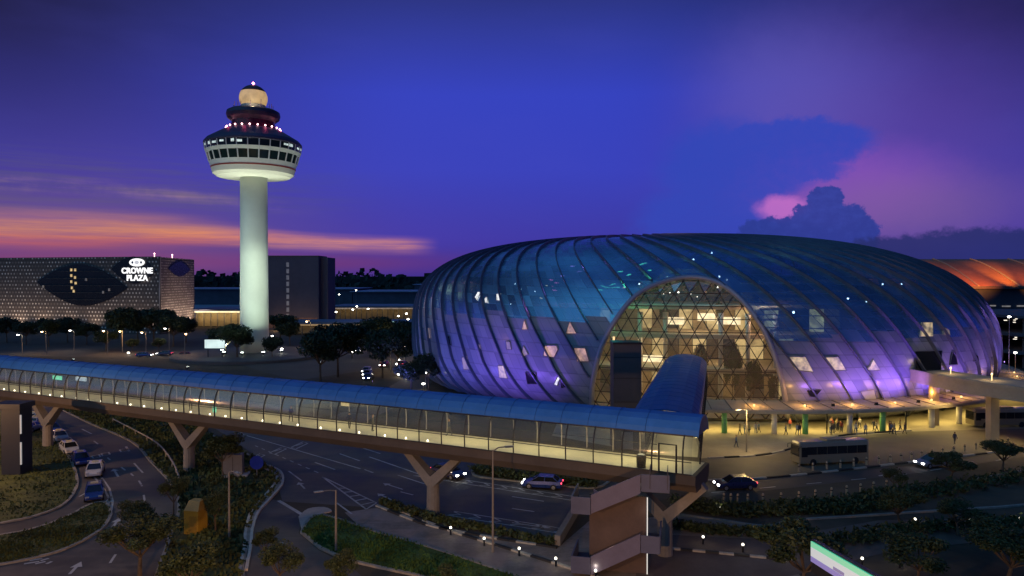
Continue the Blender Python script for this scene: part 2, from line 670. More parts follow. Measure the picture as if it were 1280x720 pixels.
def text_mesh(body, size, off, ext=.12):
    cu = bpy.data.curves.new('lettering', 'FONT')
    cu.body = body
    cu.size = size
    cu.align_x = 'CENTER'
    cu.align_y = 'CENTER'
    cu.extrude = ext
    cu.offset = off
    cu.space_character = 1.0 + off * .6
    o = bpy.data.objects.new('lettering', cu)
    COL.objects.link(o)
    me = bpy.data.meshes.new_from_object(o.evaluated_get(bpy.context.evaluated_depsgraph_get()))
    bpy.data.objects.remove(o)
    return me


SIGN_WORDS = [text_mesh('CROWNE', 3.25, .11), text_mesh('PLAZA', 3.25, .11)]


WARM = (1.0, 0.72, 0.36)
SODIUM = (1.0, 0.58, 0.24)
COOL = (0.9, 0.95, 1.0)

# ------------------------------------------------------------------ the ground, roads and paving
g = MB()
g.sheet([(-7000, -400), (7000, -400), (7000, 9000), (-7000, 9000)], 0.0)
struct('ground', g, EARTH)
far_tarmac = mat('apron_concrete', (0.30, 0.31, 0.36), 0.7, var=0.4, scale=0.01)
g = MB()
g.sheet([(-420, 430), (160, 430), (420, 1250), (-1100, 1250)], 0.012)
struct('airport_apron', g, far_tarmac)
g = MB()
g.sheet([(-260, 240), (-80, 205), (-60, 178), (-48, 165), (-22, 205), (-20, 420), (-270, 420)], 0.008)
struct('forecourt_tarmac', g, mat('forecourt_tarmac', (0.085, 0.07, 0.06), 0.8, var=0.35, scale=0.08))


def GP(lst, z=0.0):
    return [G(x, y, z) for x, y in lst]


# wide main road running under the footbridge
main_road = GP([(232, 512), (345, 588), (347, 610), (352, 628), (470, 636), (533, 660), (696, 686), (740, 622), (745, 598), (600, 560), (440, 530), (330, 505)])
struct('main_road', MB().sheet(main_road, 0.014), ASPHALT)
left_road = GP([(30, 503), (70, 512), (113, 529), (163, 551), (190, 577), (222, 610), (225, 660), (190, 720), (170, 800), (-150, 800), (-150, 600), (40, 540)])
struct('taxi_road', MB().sheet(left_road, 0.014), ASPHALT)
slip_road = GP([(310, 620), (352, 628), (378, 645), (372, 668), (398, 690), (440, 712), (470, 740), (480, 800), (300, 800), (306, 700)])
struct('slip_road', MB().sheet(slip_road, 0.018), ASPHALT)
east_road = GP([(740, 640), (800, 628), (886, 622), (1000, 610), (1150, 592), (1320, 566), (1320, 545), (1255, 566), (1180, 580), (1000, 596), (886, 603), (740, 600)])
struct('airport_boulevard_road', MB().sheet(east_road, 0.016), mat('asphalt_warm', (0.075, 0.06, 0.055), 0.75, var=0.3, scale=0.25))
bay = GP([(870, 574), (965, 570), (1050, 547), (1140, 540), (1320, 535), (1320, 545), (1257, 564), (1000, 594), (886, 601), (870, 601)])
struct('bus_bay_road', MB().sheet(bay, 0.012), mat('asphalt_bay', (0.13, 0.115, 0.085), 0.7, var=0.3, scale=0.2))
plaza = GP([(690, 545), (870, 578), (965, 570), (1050, 547), (1140, 540), (1330, 536), (1330, 505), (1140, 515), (870, 512), (700, 520)])
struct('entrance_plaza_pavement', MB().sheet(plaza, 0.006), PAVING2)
walk = GP([(430, 642), (470, 636), (533, 660), (640, 678), (696, 688), (740, 650), (800, 650), (880, 640), (973, 668), (1000, 720), (1100, 800), (800, 800), (560, 720), (480, 690)])
struct('footpath', MB().sheet(walk, 0.022), PAVING)
lower_path = GP([(790, 668), (960, 676), (1100, 652), (1300, 648), (1300, 672), (1120, 690), (1000, 720), (800, 760)])
struct('lower_footpath', MB().sheet(lower_path, 0.026), mat('paving_brown', (0.14, 0.11, 0.09), 0.8, var=0.3, scale=0.5))
back_road = [(-18, 260), (-21, 205), (-25, 168), (-28, 130), (-34, 104), (-26, 104), (-21, 130), (-17, 168), (-12, 205), (-8, 260)]
struct('terminal_road', MB().sheet(back_road, 0.013), ASPHALT)


# islands with grass tops and kerbs
def island(name, pts, gz=0.12, top=GRASS, kerb=KERBG, alt=None, kw=0.3):
    struct(name, MB().prism(pts, -0.05, gz), top)
    k = MB()
    if alt:
        # alternate black and white painted kerb stones
        P_ = [Vector(p) for p in pts] + [Vector(pts[0])]
        run = 0
        for a, b in zip(P_[:-1], P_[1:]):
            L = (b - a).length
            n = max(1, int(L / 1.6))
            for i in range(n):
                p, q = a.lerp(b, i / n), a.lerp(b, (i + 1) / n)
                k.ribbon([p, q], kw, 0.0, mi=run % 2, dz=0.16)
                run += 1
        struct('kerb', k, [kerb, alt])
    else:
        k.ribbon(pts, kw, 0.0, dz=0.16, closed=True)
        struct('kerb', k, kerb)


def curve(pts, n=6):
    """Catmull-Rom through 2D points (open)"""
    P_ = [Vector(p) for p in pts]
    P_ = [P_[0] * 2 - P_[1]] + P_ + [P_[-1] * 2 - P_[-2]]
    out = []
    for i in range(1, len(P_) - 2):
        for k in range(n):
            u = k / n
            a, b, c, d = P_[i - 1:i + 3]
            out.append(0.5 * ((2 * b) + (c - a) * u + (2 * a - 5 * b + 4 * c - d) * u * u + (3 * b - a - 3 * c + d) * u ** 3))
    out.append(P_[-2])
    return out


isl_a = curve(GP([(-150, 560), (0, 515), (38, 520), (62, 545), (84, 572), (94, 598), (92, 614), (78, 632), (45, 646), (0, 656), (-150, 684)]), 4)
island('grass_island', isl_a)
isl_b = curve(GP([(-150, 690), (0, 671), (50, 660), (85, 646), (110, 633), (128, 630), (136, 641), (133, 653), (117, 669), (78, 689), (40, 700), (0, 708), (-150, 735)]), 4)
island('grass_verge', isl_b)
isl_c = curve(GP([(76, 513), (113, 531), (163, 553), (187, 578), (214, 608), (222, 640), (205, 690), (180, 800), (300, 800), (301, 714), (308, 682), (310, 660), (322, 638), (342, 616), (348, 600), (338, 586), (290, 560), (232, 530), (150, 508)]), 4)
island('planted_island', isl_c, top=mat('planting_soil', (0.075, 0.055, 0.03), 0.95, var=0.6, scale=0.4, bump=0.5, col2=(0.06, 0.08, 0.02)))
isl_d = curve(GP([(376, 668), (383, 654), (398, 646), (425, 652), (470, 668), (520, 682), (600, 708), (660, 732), (600, 740), (520, 722), (440, 704), (400, 688)]), 4)
island('grass_triangle', isl_d, top=mat('bright_turf', (0.05, 0.11, 0.02), 0.9, var=0.5, scale=0.6, bump=0.5))
struct('tactile_pavement', MB().prism(curve(GP([(372, 648), (384, 638), (404, 636), (414, 641), (398, 645), (383, 653), (376, 665)]), 3), 0, 0.1), mat('pale_paving', (0.42, 0.38, 0.33), 0.7))
hedge_bed = curve(GP([(840, 632), (900, 640), (1000, 634), (1150, 614), (1330, 584), (1330, 625), (1150, 642), (1000, 652), (960, 660), (900, 652), (840, 644)]), 4)
island('planted_verge', hedge_bed, top=EARTH)
hedge_mid = curve(GP([(590, 590), (600, 598), (680, 606), (742, 612), (760, 598), (700, 585), (610, 575)]), 3)
island('median_verge', hedge_mid, top=EARTH)
# kerb along the main road and path, black and white
k = MB()
for ln in (GP([(470, 634), (533, 658), (600, 672), (696, 687)]), GP([(500, 641), (560, 665), (640, 690), (740, 722), (800, 745)]),
           GP([(886, 574), (965, 568), (1048, 546), (1140, 539)]), GP([(886, 602), (1000, 595), (1257, 565)]),
           GP([(836, 688), (900, 694), (980, 702)])):
    c = curve(ln, 8)
    acc = []
    for a, b in zip(c[:-1], c[1:]):
        n = max(1, int((b - a).length / 1.0))
        for i in range(n):
            acc.append((a.lerp(b, i / n), a.lerp(b, (i + 1) / n)))
    for i, (a, b) in enumerate(acc):
        k.ribbon([a, b], 0.3, 0.0, mi=(i // 2) % 2, dz=0.17)
struct('kerb', k, [KERBW, KERBB])
# road markings, 6 mm over the asphalt
pm = MB()


def line(pts, w=0.18, dash=None, z=0.03):
    c = [Vector(G(*p)) for p in pts]
    if dash is None:
        pm.ribbon(c, w, z)
        return
    on, off = dash
    for a, b in zip(c[:-1], c[1:]):
        L = (b - a).length
        d = 0
        while d < L:
            pm.ribbon([a.lerp(b, d / L), a.lerp(b, min(1, (d + on) / L))], w, z)
            d += on + off


def arrow(px, py, px2, py2, w=0.2, head=1.0):
    a, b = Vector(G(px, py)), Vector(G(px2, py2))
    d = (b - a).normalized()
    n = Vector((-d.y, d.x))
    pm.ribbon([a, b - d * head], w, 0.03)
    pm.sheet([b - d * head - n * 0.45, b - d * head + n * 0.45, b], 0.03)


def chain(p0, p1, w=1.3):
    """double zig-zag marking between two lanes"""
    a, b = Vector(G(*p0)), Vector(G(*p1))
    L = (b - a).length
    d = (b - a) / L
    n = Vector((-d.y, d.x))
    pm.ribbon([a + n * w / 2, b + n * w / 2], 0.15, 0.03)
    pm.ribbon([a - n * w / 2, b - n * w / 2], 0.15, 0.03)
    q = 0.8
    while q < L:
        c = a + d * q
        pm.ribbon([c - n * (w / 2 - .1) - d * 0.7, c + d * 0.3, c + n * (w / 2 - .1) - d * 0.7], 0.22, 0.03)
        q += 2.2


line([(300, 543), (450, 587)], 0.2)
line([(318, 558), (397, 592)], 0.16, (1.0, 1.2))
for p in (((393, 579), (418, 588)), ((360, 590), (376, 602)), ((424, 568), (449, 577)), ((450, 560), (475, 568)), ((455, 588), (466, 592)), ((497, 595), (530, 606)),
          ((500, 616), (516, 620)), ((420, 630), (439, 644)), ((640, 622), (680, 628)), ((850, 606), (880, 603)), ((1100, 596), (1125, 592)), ((640, 637), (668, 641))):
    line(p, 0.2)
line([(402, 597), (457, 638)], 0.2)
line([(402, 597), (470, 630)], 0.2)
line([(457, 638), (470, 630)], 0.2)
for f_ in (0.35, 0.48, 0.61, 0.74, 0.87):
    a = (402 + (457 - 402) * f_, 597 + (638 - 597) * f_)
    b = (402 + (470 - 402) * (f_ + .09), 597 + (630 - 597) * (f_ + .09))
    line([a, b], 0.25)
line([(461, 572), (533, 597)], 0.22)
chain((520, 594), (727, 626))
chain((563, 643), (706, 666))
line([(347, 627), (377, 645)], 0.4)
arrow(503, 613, 478, 605)
arrow(493, 628, 471, 618)
arrow(640, 655, 690, 662)
arrow(363, 698, 350, 679)
arrow(380, 612, 372, 604)
for (x0, y0) in ((318, 571), (345, 563), (372, 556)):
    line([(x0 - 9, y0 + 4), (x0 + 6, y0 - 3), (x0 + 12, y0 - 1), (x0 - 3, y0 + 6), (x0 - 9, y0 + 4)], 0.2)
    line([(x0 - 3, y0 + 2), (x0 + 6, y0 - 1)], 0.2)
# taxi road
for p in (((78, 543), (88, 549)), ((101, 537), (113, 543)), ((116, 552), (121, 556)), ((166, 580), (177, 592)), ((162, 593), (165, 596)), ((172, 602), (176, 609)),
          ((178, 620), (179, 628)), ((160, 665), (153, 676)), ((142, 695), (135, 706)), ((150, 585), (155, 589)), ((133, 573), (136, 576))):
    line(p, 0.2)
for (x0, y0) in ((117, 571), (129, 568), (152, 563)):
    line([(x0 - 4, y0), (x0 + 5, y0 - 2), (x0 + 7, y0 + 1), (x0 - 2, y0 + 3), (x0 - 4, y0)], 0.22)
line([(160, 565), (156, 559)], 0.3)
arrow(146, 597, 140, 587, 0.25, 1.2)
arrow(135, 666, 147, 649, 0.25, 1.2)
arrow(84, 720, 99, 704, 0.25, 1.2)
line([(97, 622), (115, 612), (126, 598), (135, 612), (139, 628), (137, 640)], 0.2)
line([(114, 595), (128, 612), (137, 630)], 0.2)
for i in range(6):
    f_ = i / 6
    line([(117 + 17 * f_, 642 - 16 * f_), (136 + 2 * f_, 640 - 22 * f_)], 0.3)
line([(114, 580), (126, 600)], 0.15)
for i in range(6):
    line([(20 + i * 7, 703 + (i % 2) * 4), (42 + i * 4, 700 + (i % 2) * 4)], 0.25)
# lane marks on the boulevard
line([(890, 617), (1120, 596), (1290, 570)], 0.15, (2.0, 4.0))
struct('road_markings', pm, PAINT)
# pale hatched border beside the planted island (double white ladder line)
lad = MB()
c1 = curve(GP([(336, 584), (350, 592), (352, 606), (338, 624), (322, 642), (314, 664), (312, 684), (306, 716)]), 5)
c2 = curve(GP([(330, 588), (343, 594), (344, 604), (330, 622), (314, 640), (306, 664), (304, 684), (298, 716)]), 5)
lad.ribbon(c1, 0.25, 0.0, dz=0.2)
lad.ribbon(c2, 0.25, 0.0, dz=0.2)
for i in range(1, len(c1), 2):
    lad.ribbon([c1[i].lerp(c2[i], .12), c1[i].lerp(c2[i], .88)], 0.3, 0.0, dz=0.14)
struct('kerb', lad, mat('pale_kerb', (0.55, 0.52, 0.46), 0.8))

# low parapet wall at the end of the road
wall = tag(MB().ribbon(GP([(727, 632), (697, 684)]), 0.5, 0.0, dz=0.9).build('parapet_wall', CONC), 'low grey parapet wall crossing the end of the main road beside the stairs', 'wall')


# ------------------------------------------------------------------ glass dome building
DC = (41.696, 187.278)
DA, DB, DYAW, DZB, DZT, DQ, DK1, DK2, DE = 66.485, 75.701, -0.077, 8.143, 32.7, 3.0, -0.257, -0.6, 0.01
TW = 0.95


def dome_R(ph):
    wd = math.cos(ph + DYAW)
    c, s_ = math.cos(ph), math.sin(ph)
    return (1 + DE * wd) / math.sqrt((c / DA) ** 2 + (s_ / DB) ** 2), wd


def _arc_table():
    P_ = []
    for i in range(201):
        a = -math.pi / 2 + math.pi / 2 * i / 200
        P_.append((a, 70 * (1 - 0.085 * (1 - math.cos(a))), DZB * (1 + math.sin(a))))
    for i in range(1, 2001):
        a = math.pi / 2 * (i / 2000) ** 2
        P_.append((a, 70 * max(0, math.cos(a)) ** (2 / DQ), DZB + (DZT - DZB) * math.sin(a) ** (2 / DQ)))
    L = [0.0]
    for p, q in zip(P_[:-1], P_[1:]):
        L.append(L[-1] + math.hypot(q[1] - p[1], q[2] - p[2]))
    return [p[0] for p in P_], [l_ / L[-1] for l_ in L]


ARC_A, ARC_L = _arc_table()


def dome_pt(ph, v, off=0.0):
    """ph: local azimuth, v in [0,1]: share of the arc from the ground to the crown; off: metres outward"""
    Rr, wd = dome_R(ph)
    k_ = min(max(bisect.bisect_left(ARC_L, v), 1), len(ARC_L) - 1)
    f_ = min(1.0, max(0.0, (v - ARC_L[k_ - 1]) / (ARC_L[k_] - ARC_L[k_ - 1])))
    a = ARC_A[k_ - 1] + (ARC_A[k_] - ARC_A[k_ - 1]) * f_
    if a < 0:
        r = 1 - 0.085 * (1 - math.cos(a))
        z = DZB * (1 + math.sin(a))
        nz, nr = 0.5 * math.sin(a), 1.0
    else:
        r = max(0.0, math.cos(a)) ** (2 / (DQ + DK1 * wd))
        z = DZB + (DZT - DZB) * math.sin(a) ** (2 / (DQ + DK2 * wd))
        nz, nr = math.sin(a), max(0.15, math.cos(a))
    l_ = math.hypot(nz, nr)
    d = Rr * r + off * nr / l_
    return Vector((DC[0] + d * math.cos(ph + DYAW), DC[1] + d * math.sin(ph + DYAW), z + off * nz / l_))


def dome_rz(ph, z):
    Rr, wd = dome_R(ph)
    if z >= DZT:
        return 0.0
    if z >= DZB:
        sn = ((z - DZB) / (DZT - DZB)) ** ((DQ + DK2 * wd) / 2)
        return Rr * max(0, 1 - sn * sn) ** (1 / (DQ + DK1 * wd))
    a = math.asin(min(1, (DZB - z) / DZB))
    return Rr * (1 - 0.085 * (1 - math.cos(a)))


def dome_in(p):
    x, y = p[0] - DC[0], p[1] - DC[1]
    return math.hypot(x, y) < dome_rz(math.atan2(y, x) - DYAW, p[2])


def dome_march(o, d, t0, t1, step=0.5):
    t = t0
    while t < t1:
        if dome_in(o + d * t):
            a, b = t - step, t
            for _ in range(24):
                m_ = (a + b) / 2
                if dome_in(o + d * m_):
                    b = m_
                else:
                    a = m_
            return o + d * b
        t += step
    return None


def dome_px(px, py):
    d = Vector(((px - 640) / F, 1, (HY - py) / F))
    return dome_march(Vector((0, 0, H)), d, 60, 330)


def dome_n(p):
    """outward normal by finite differences of the radius function"""
    x, y = p[0] - DC[0], p[1] - DC[1]
    ph = math.atan2(y, x) - DYAW
    e = 0.01

    def q(ph_, z_):
        r = dome_rz(ph_, z_)
        return Vector((DC[0] + r * math.cos(ph_ + DYAW), DC[1] + r * math.sin(ph_ + DYAW), z_))
    z = min(max(p[2], 0.2), DZT - 0.2)
    n = (q(ph + e, z) - q(ph - e, z)).cross(q(ph, z + .05) - q(ph, z - .05))
    return n.normalized()


ARCH_PX = [(738, 520), (740, 502), (742, 475), (752, 435), (770, 400), (795, 370), (826, 354), (860, 347), (893, 352), (920, 369), (945, 397), (963, 430), (976, 470), (983, 505), (985, 520)]
ARCH = curve([dome_px(*p) for p in ARCH_PX], 6)
amid = (ARCH[0] + ARCH[-1]) / 2
e_s = (ARCH[-1] - ARCH[0])
e_s.z = 0
e_s.normalize()
e_d = Vector((-e_s.y, e_s.x, 0))
ARCH_SZ = [((p - amid).dot(e_s), p.z) for p in ARCH]
ARCH_SZ = [(ARCH_SZ[0][0], -2.0)] + ARCH_SZ + [(ARCH_SZ[-1][0], -2.0)]


def inpoly(x, y, poly):
    c = False
    j = len(poly) - 1
    for i in range(len(poly)):
        xi, yi = poly[i]
        xj, yj = poly[j]
        if (yi > y) != (yj > y) and x < (xj - xi) * (y - yi) / (yj - yi) + xi:
            c = not c
        j = i
    return c


def in_arch(p):
    q = p - amid
    return q.dot(e_d) < 30 and inpoly(q.dot(e_s), p.z, ARCH_SZ)


def arch_surf(s_, z, inset=0.3):
    o = amid + e_s * s_ - e_d * 30
    o.z = z
    p = dome_march(o, e_d, 0, 90)
    return None if p is None else p + e_d * inset


dome = thing('glass_dome_building', 'huge blue glass dome of curved ribs with an arched entrance, lit violet near the ground', 'building', (DC[0], DC[1], 0))
DO = dome.location


def dome_glass(name, upper):
    m = bpy.data.materials.new(name)
    m.use_nodes = True
    nt = m.node_tree
    t_ = NT(nt)
    bs = nt.nodes['Principled BSDF']
    uv = t_.node('ShaderNodeUVMap')
    sp = t_.node('ShaderNodeSeparateXYZ')
    nt.links.new(uv.outputs[0], sp.inputs[0])
    U, V = X(t_, sp.outputs[0]), X(t_, sp.outputs[1])
    fu, fv = t_.math('FRACT', U * 3), t_.math('FRACT', V * 1.0)
    lu = t_.smooth(0.10, 0.04, fu)
    lv = t_.smooth(0.12, 0.05, fv)
    cell = t_.node('ShaderNodeTexWhiteNoise', noise_dimensions='2D')
    nt.links.new(t_.vec(t_.math('FLOOR', U * 3), t_.math('FLOOR', V), 0.0), cell.inputs['Vector'])
    wn = X(t_, cell.outputs[0])
    big = t_.noise(t_.vec(U * 0.35, V * 0.12, 0.0), 1.0, 3)
    if upper:
        dg = t_.math('FRACT', U * 3 + V)
        ld = t_.smooth(0.09, 0.03, dg)
        ln = lv.max(lu).max(ld * 0.7)
        col = t_.mix(wn, (0.30, 0.58, 0.82, 1), (0.38, 0.68, 0.92, 1))
        col = t_.mix(ln * 0.4, col, (0.07, 0.14, 0.22, 1))
        rough, trn = 0.24, 0.2
        bs.inputs['Metallic'].default_value = 0.75
    else:
        ln = lv.max(lu)
        col = t_.mix(wn, (0.20, 0.22, 0.28, 1), (0.29, 0.31, 0.37, 1))
        col = t_.mix(ln * 0.4, col, (0.08, 0.09, 0.12, 1))
        rough, trn = 0.3, 0.0
    nt.links.new(col, bs.inputs['Base Color'])
    bs.inputs['Specular IOR Level'].default_value = 0.7 if upper else 0.5
    bs.inputs['Roughness'].default_value = rough
    t_.put(wn * 0.14 + (rough - 0.05), bs.inputs['Roughness'])
    # panes sit at very slightly different angles
    geo = t_.node('ShaderNodeNewGeometry')
    sub = t_.node('ShaderNodeVectorMath', operation='SUBTRACT')
    nt.links.new(cell.outputs['Color'], sub.inputs[0])
    sub.inputs[1].default_value = (.5, .5, .5)
    sca = t_.node('ShaderNodeVectorMath', operation='SCALE')
    nt.links.new(sub.outputs[0], sca.inputs[0])
    sca.inputs['Scale'].default_value = 0.10 if upper else 0.06
    adv = t_.node('ShaderNodeVectorMath', operation='ADD')
    nt.links.new(geo.outputs['Normal'], adv.inputs[0])
    nt.links.new(sca.outputs[0], adv.inputs[1])
    nrm_ = t_.node('ShaderNodeVectorMath', operation='NORMALIZE')
    nt.links.new(adv.outputs[0], nrm_.inputs[0])
    nt.links.new(nrm_.outputs[0], bs.inputs['Normal'])
    if trn:
        tr = t_.node('ShaderNodeBsdfTransparent')
        tr.inputs[0].default_value = (0.45, 0.72, 0.95, 1)
        mx = t_.node('ShaderNodeMixShader')
        zone = t_.smooth(0.42, 0.62, big)
        t_.put((1 - ln) * (zone * 0.3 + trn), mx.inputs[0])
        nt.links.new(bs.outputs[0], mx.inputs[1])
        nt.links.new(tr.outputs[0], mx.inputs[2])
        out = [n for n in nt.nodes if n.type == 'OUTPUT_MATERIAL'][0]
        nt.links.new(mx.outputs[0], out.inputs[0])
    return m


GL_UP = dome_glass('dome_glass', True)
GL_LO = dome_glass('dome_cladding', False)
RIB_N = 84
NPH, NV = 1120, 170


def shell(name, ulist, m, zsplit):
    """grid over the dome skipping the arch; zsplit keeps faces by height test"""
    ph = [2 * math.pi * i / NPH for i in range(NPH)]
    verts, uvs = [], []
    for u in ulist:
        tw = -TW * u
        for i, p_ in enumerate(ph):
            verts.append(dome_pt(p_ + tw, u))
    me = bpy.data.meshes.new(name)
    faces, fuv = [], []
    n = NPH
    for k in range(len(ulist) - 1):
        for i in range(n):
            a, b, c, d = k * n + i, k * n + (i + 1) % n, (k + 1) * n + (i + 1) % n, (k + 1) * n + i
            zc = (verts[a].z + verts[d].z) / 2
            if not zsplit(zc, i, ulist[k]):
                continue
            cen = (verts[a] + verts[c]) / 2
            if cen.y < DC[1] and zc < 26 and in_arch(cen):
                continue
            faces.append((a, b, c, d))
            u0, u1 = i / n * RIB_N, (i + 1) / n * RIB_N
            v0, v1 = ulist[k] * 46, ulist[k + 1] * 46
            fuv += [(u0, v0), (u1, v0), (u1, v1), (u0, v1)]
    me.from_pydata([tuple(v - DO) for v in verts], [], faces)
    l_ = me.uv_layers.new(name='UVMap')
    l_.data.foreach_set('uv', [c for p in fuv for c in p])
    me.materials.append(m)
    me.polygons.foreach_set('use_smooth', [True] * len(faces))
    bm = bmesh.new()
    bm.from_mesh(me)
    bmesh.ops.delete(bm, geom=[v for v in bm.verts if not v.link_faces], context='VERTS')
    bm.to_mesh(me)
    bm.free()
    o = bpy.data.objects.new(name, me)
    COL.objects.link(o)
    o.parent = dome
    return o


ULIST = [0.995 * i / NV for i in range(NV + 1)]


def split_h(i):
    # the opaque cladding ends along a stepped line between ribs
    k = int(i / NPH * RIB_N)
    return 13.2 + (2.4 if math.cos(2 * math.pi * i / NPH) < -0.1 else 0.0) + (0.0, 0.9, 0.3, 1.4)[k * 7 % 4]


shell('glass_shell', ULIST, GL_UP, lambda z, i, u: z >= split_h(i))
shell('cladding_shell', ULIST, GL_LO, lambda z, i, u: z < split_h(i))
RIBM = mat('rib_metal', (0.10, 0.12, 0.18), 0.4, 0.2, var=0.2, scale=0.5)
for r_ in range(RIB_N):
    p0 = 2 * math.pi * r_ / RIB_N
    segs, cur_ = [], []
    for k_ in range(80):
        u = 0.93 * k_ / 79
        p = dome_pt(p0 - TW * u, u, 0.18)
        if p.y < DC[1] and p.z < 26 and in_arch(p):
            if len(cur_) > 1:
                segs.append(cur_)
            cur_ = []
        else:
            cur_.append(p)
    if len(cur_) > 1:
        segs.append(cur_)
    mb = MB()
    for sg in segs:
        # flat fin standing proud of the glass
        vs, fs = [], []
        for p in sg:
            x, y = p.x - DC[0], p.y - DC[1]
            nrm = dome_n(p) if p.z < DZT - 0.4 else Vector((0, 0, 1))
            i_ = sg.index(p)
            tdir = (sg[min(i_ + 1, len(sg) - 1)] - sg[max(i_ - 1, 0)]).normalized()
            w = tdir.cross(nrm).normalized() * 0.11
            vs += [p - nrm * 0.3 - w, p - nrm * 0.3 + w, p + nrm * 0.38 + w * 0.8, p + nrm * 0.38 - w * 0.8]
        for i_ in range(len(sg) - 1):
            for c_ in range(4):
                fs.append((i_ * 4 + c_, i_ * 4 + (c_ + 1) % 4, i_ * 4 + 4 + (c_ + 1) % 4, i_ * 4 + 4 + c_))
        mb.add(vs, fs)
    mb.build('rib', RIBM, dome, DO)
# rim, lattice and panes of the entrance arch
rim = MB()
rim.tube([p - dome_n(p) * -0.1 for p in ARCH], 0.42, 8)
rim.build('arch_rim', mat('arch_rim', (0.36, 0.34, 0.42), 0.4, 0.2, var=0.1), dome, DO, smooth=True)
ROWH, COLW = 2.0, 2.3
node = {}
KZ = range(-1, 14)
for k_ in KZ:
    for j in range(-10, 11):
        s_ = (j + 0.5 * (k_ % 2)) * COLW
        z = 2.6 + k_ * ROWH
        p = arch_surf(s_, max(z, 0.05))
        if p is not None:
            node[(k_, j)] = (p, inpoly(s_, z, ARCH_SZ))
lat, pane = MB(), MB()
for (k_, j), (p, ins) in node.items():
    nb_ = [(k_, j + 1)] + ([(k_ + 1, j), (k_ + 1, j - 1)] if k_ % 2 == 0 else [(k_ + 1, j), (k_ + 1, j + 1)])
    for q in nb_:
        if q in node and ins and node[q][1]:
            lat.tube([p, node[q][0]], 0.085, 4)
        elif q in node and (ins or node[q][1]):
            a, b = (p, node[q][0]) if ins else (node[q][0], p)
            t0, t1 = 0.0, 1.0
            for _ in range(8):
                tm = (t0 + t1) / 2
                m_ = a.lerp(b, tm)
                if inpoly((m_ - amid).dot(e_s), m_.z, ARCH_SZ):
                    t0 = tm
                else:
                    t1 = tm
            lat.tube([a, a.lerp(b, t0)], 0.085, 4)
    tris = [((k_, j), (k_, j + 1), (k_ + 1, j if k_ % 2 == 0 else j + 1)), ((k_, j), (k_ + 1, j - 1 if k_ % 2 == 0 else j), (k_ + 1, j if k_ % 2 == 0 else j + 1))]
    for t_ in tris:
        if all(q in node for q in t_) and any(node[q][1] for q in t_):
            pane.add([node[q][0] + e_d * 0.05 for q in t_], [(0, 1, 2)])
lat.build('arch_lattice', mat('lattice_bronze', (.055, .04, .035), .5, .2), dome, DO)
pane.build('arch_glazing', glass('arch_glass', (0.92, 0.84, 0.74), 0.5, 0.08, haze=(.85, .56, .36, .22)), dome, DO)

# lit and dark windows cut into the cladding
W_WARM = emit('window_warm', (1.0, 0.74, 0.38), 0.62, 0.9, 0.9)
W_PINK = emit('window_pink', (1.0, 0.55, 0.42), 0.6, 0.75, 0.8)
W_DIM = emit('window_dim', (0.55, 0.38, 0.28), 0.35, 0.6, 0.8)
W_WHT = emit('window_white', (0.9, 0.92, 0.9), 1.2, 0.7, 1.5)
W_DARK = mat('window_dark', (0.012, 0.014, 0.02), 0.15, var=0.3)
WINS = [([(594, 372), (598, 365), (602, 366), (597, 376)], W_WHT), ([(606, 374), (609, 371), (611, 379), (607, 379)], W_WHT),
        ([(621, 368), (626, 367), (627, 376), (621, 376)], W_WHT),
        ([(656, 400), (660, 412), (653, 412)], W_PINK), ([(713, 402), (721, 417), (708, 417)], W_PINK),
        ([(682, 432), (696, 432), (698, 437), (693, 447), (680, 445)], W_PINK), ([(718, 435), (732, 435), (737, 452), (722, 452)], W_PINK),
        ([(655, 432), (661, 443), (652, 447)], W_DIM), ([(633, 427), (638, 427), (640, 437), (634, 437)], W_DIM),
        ([(623, 457), (630, 457), (635, 473), (625, 472)], W_WARM), ([(693, 480), (698, 470), (701, 472), (697, 482)], W_WHT),
        ([(657, 465), (670, 465), (674, 480), (660, 480)], W_DARK), ([(701, 470), (712, 483), (702, 485)], W_DARK),
        ([(535, 410), (538, 410), (539, 423), (536, 423)], W_DIM), ([(578, 447), (584, 445), (588, 462), (580, 462)], W_DIM),
        ([(597, 430), (600, 430), (602, 436), (598, 436)], W_DIM), ([(560, 420), (563, 420), (565, 432), (561, 432)], W_DARK),
        ([(984, 446), (1007, 446), (1017, 465), (995, 463)], W_WARM), ([(1030, 447), (1048, 446), (1058, 463), (1040, 463)], W_WARM),
        ([(1087, 458), (1091, 449), (1096, 456), (1100, 463), (1083, 463)], W_WARM), ([(1008, 487), (1027, 487), (1020, 496), (1013, 496)], W_DARK),
        ([(1075, 489), (1093, 487), (1097, 503), (1084, 503)], W_DIM), ([(1152, 403), (1165, 403), (1166, 421), (1150, 421)], W_WARM),
        ([(1178, 408), (1186, 413), (1187, 419), (1179, 419)], W_DIM), ([(1143, 439), (1177, 438), (1176, 464), (1143, 464)], W_DARK),
        ([(1190, 440), (1194, 440), (1197, 456), (1187, 456)], W_DARK), ([(1219, 444), (1222, 444), (1223, 452), (1217, 452)], W_DARK),
        ([(1180, 478), (1190, 478), (1192, 492), (1182, 492)], W_DIM)]
FRM = mat('window_frame', (0.2, 0.2, 0.24), 0.4, 0.3)
for poly, m_ in WINS:
    P_ = [dome_px(*p) for p in poly]
    if any(p is None for p in P_):
        continue
    nn = dome_n(sum(P_, Vector()) / len(P_))
    mb = MB()
    n_ = len(P_)
    mb.add([p + nn * 0.03 for p in P_] + [p + nn * 0.16 for p in P_], [tuple(range(n_, 2 * n_))] + [(i, (i + 1) % n_, n_ + (i + 1) % n_, n_ + i) for i in range(n_)])
    w_ = mb.build('window', m_, dome, DO)
    fr = MB()
    fr.tube([p + nn * 0.16 for p in P_], 0.08, 4, closed=True)
    fr.build('frame', FRM, w_, DO)
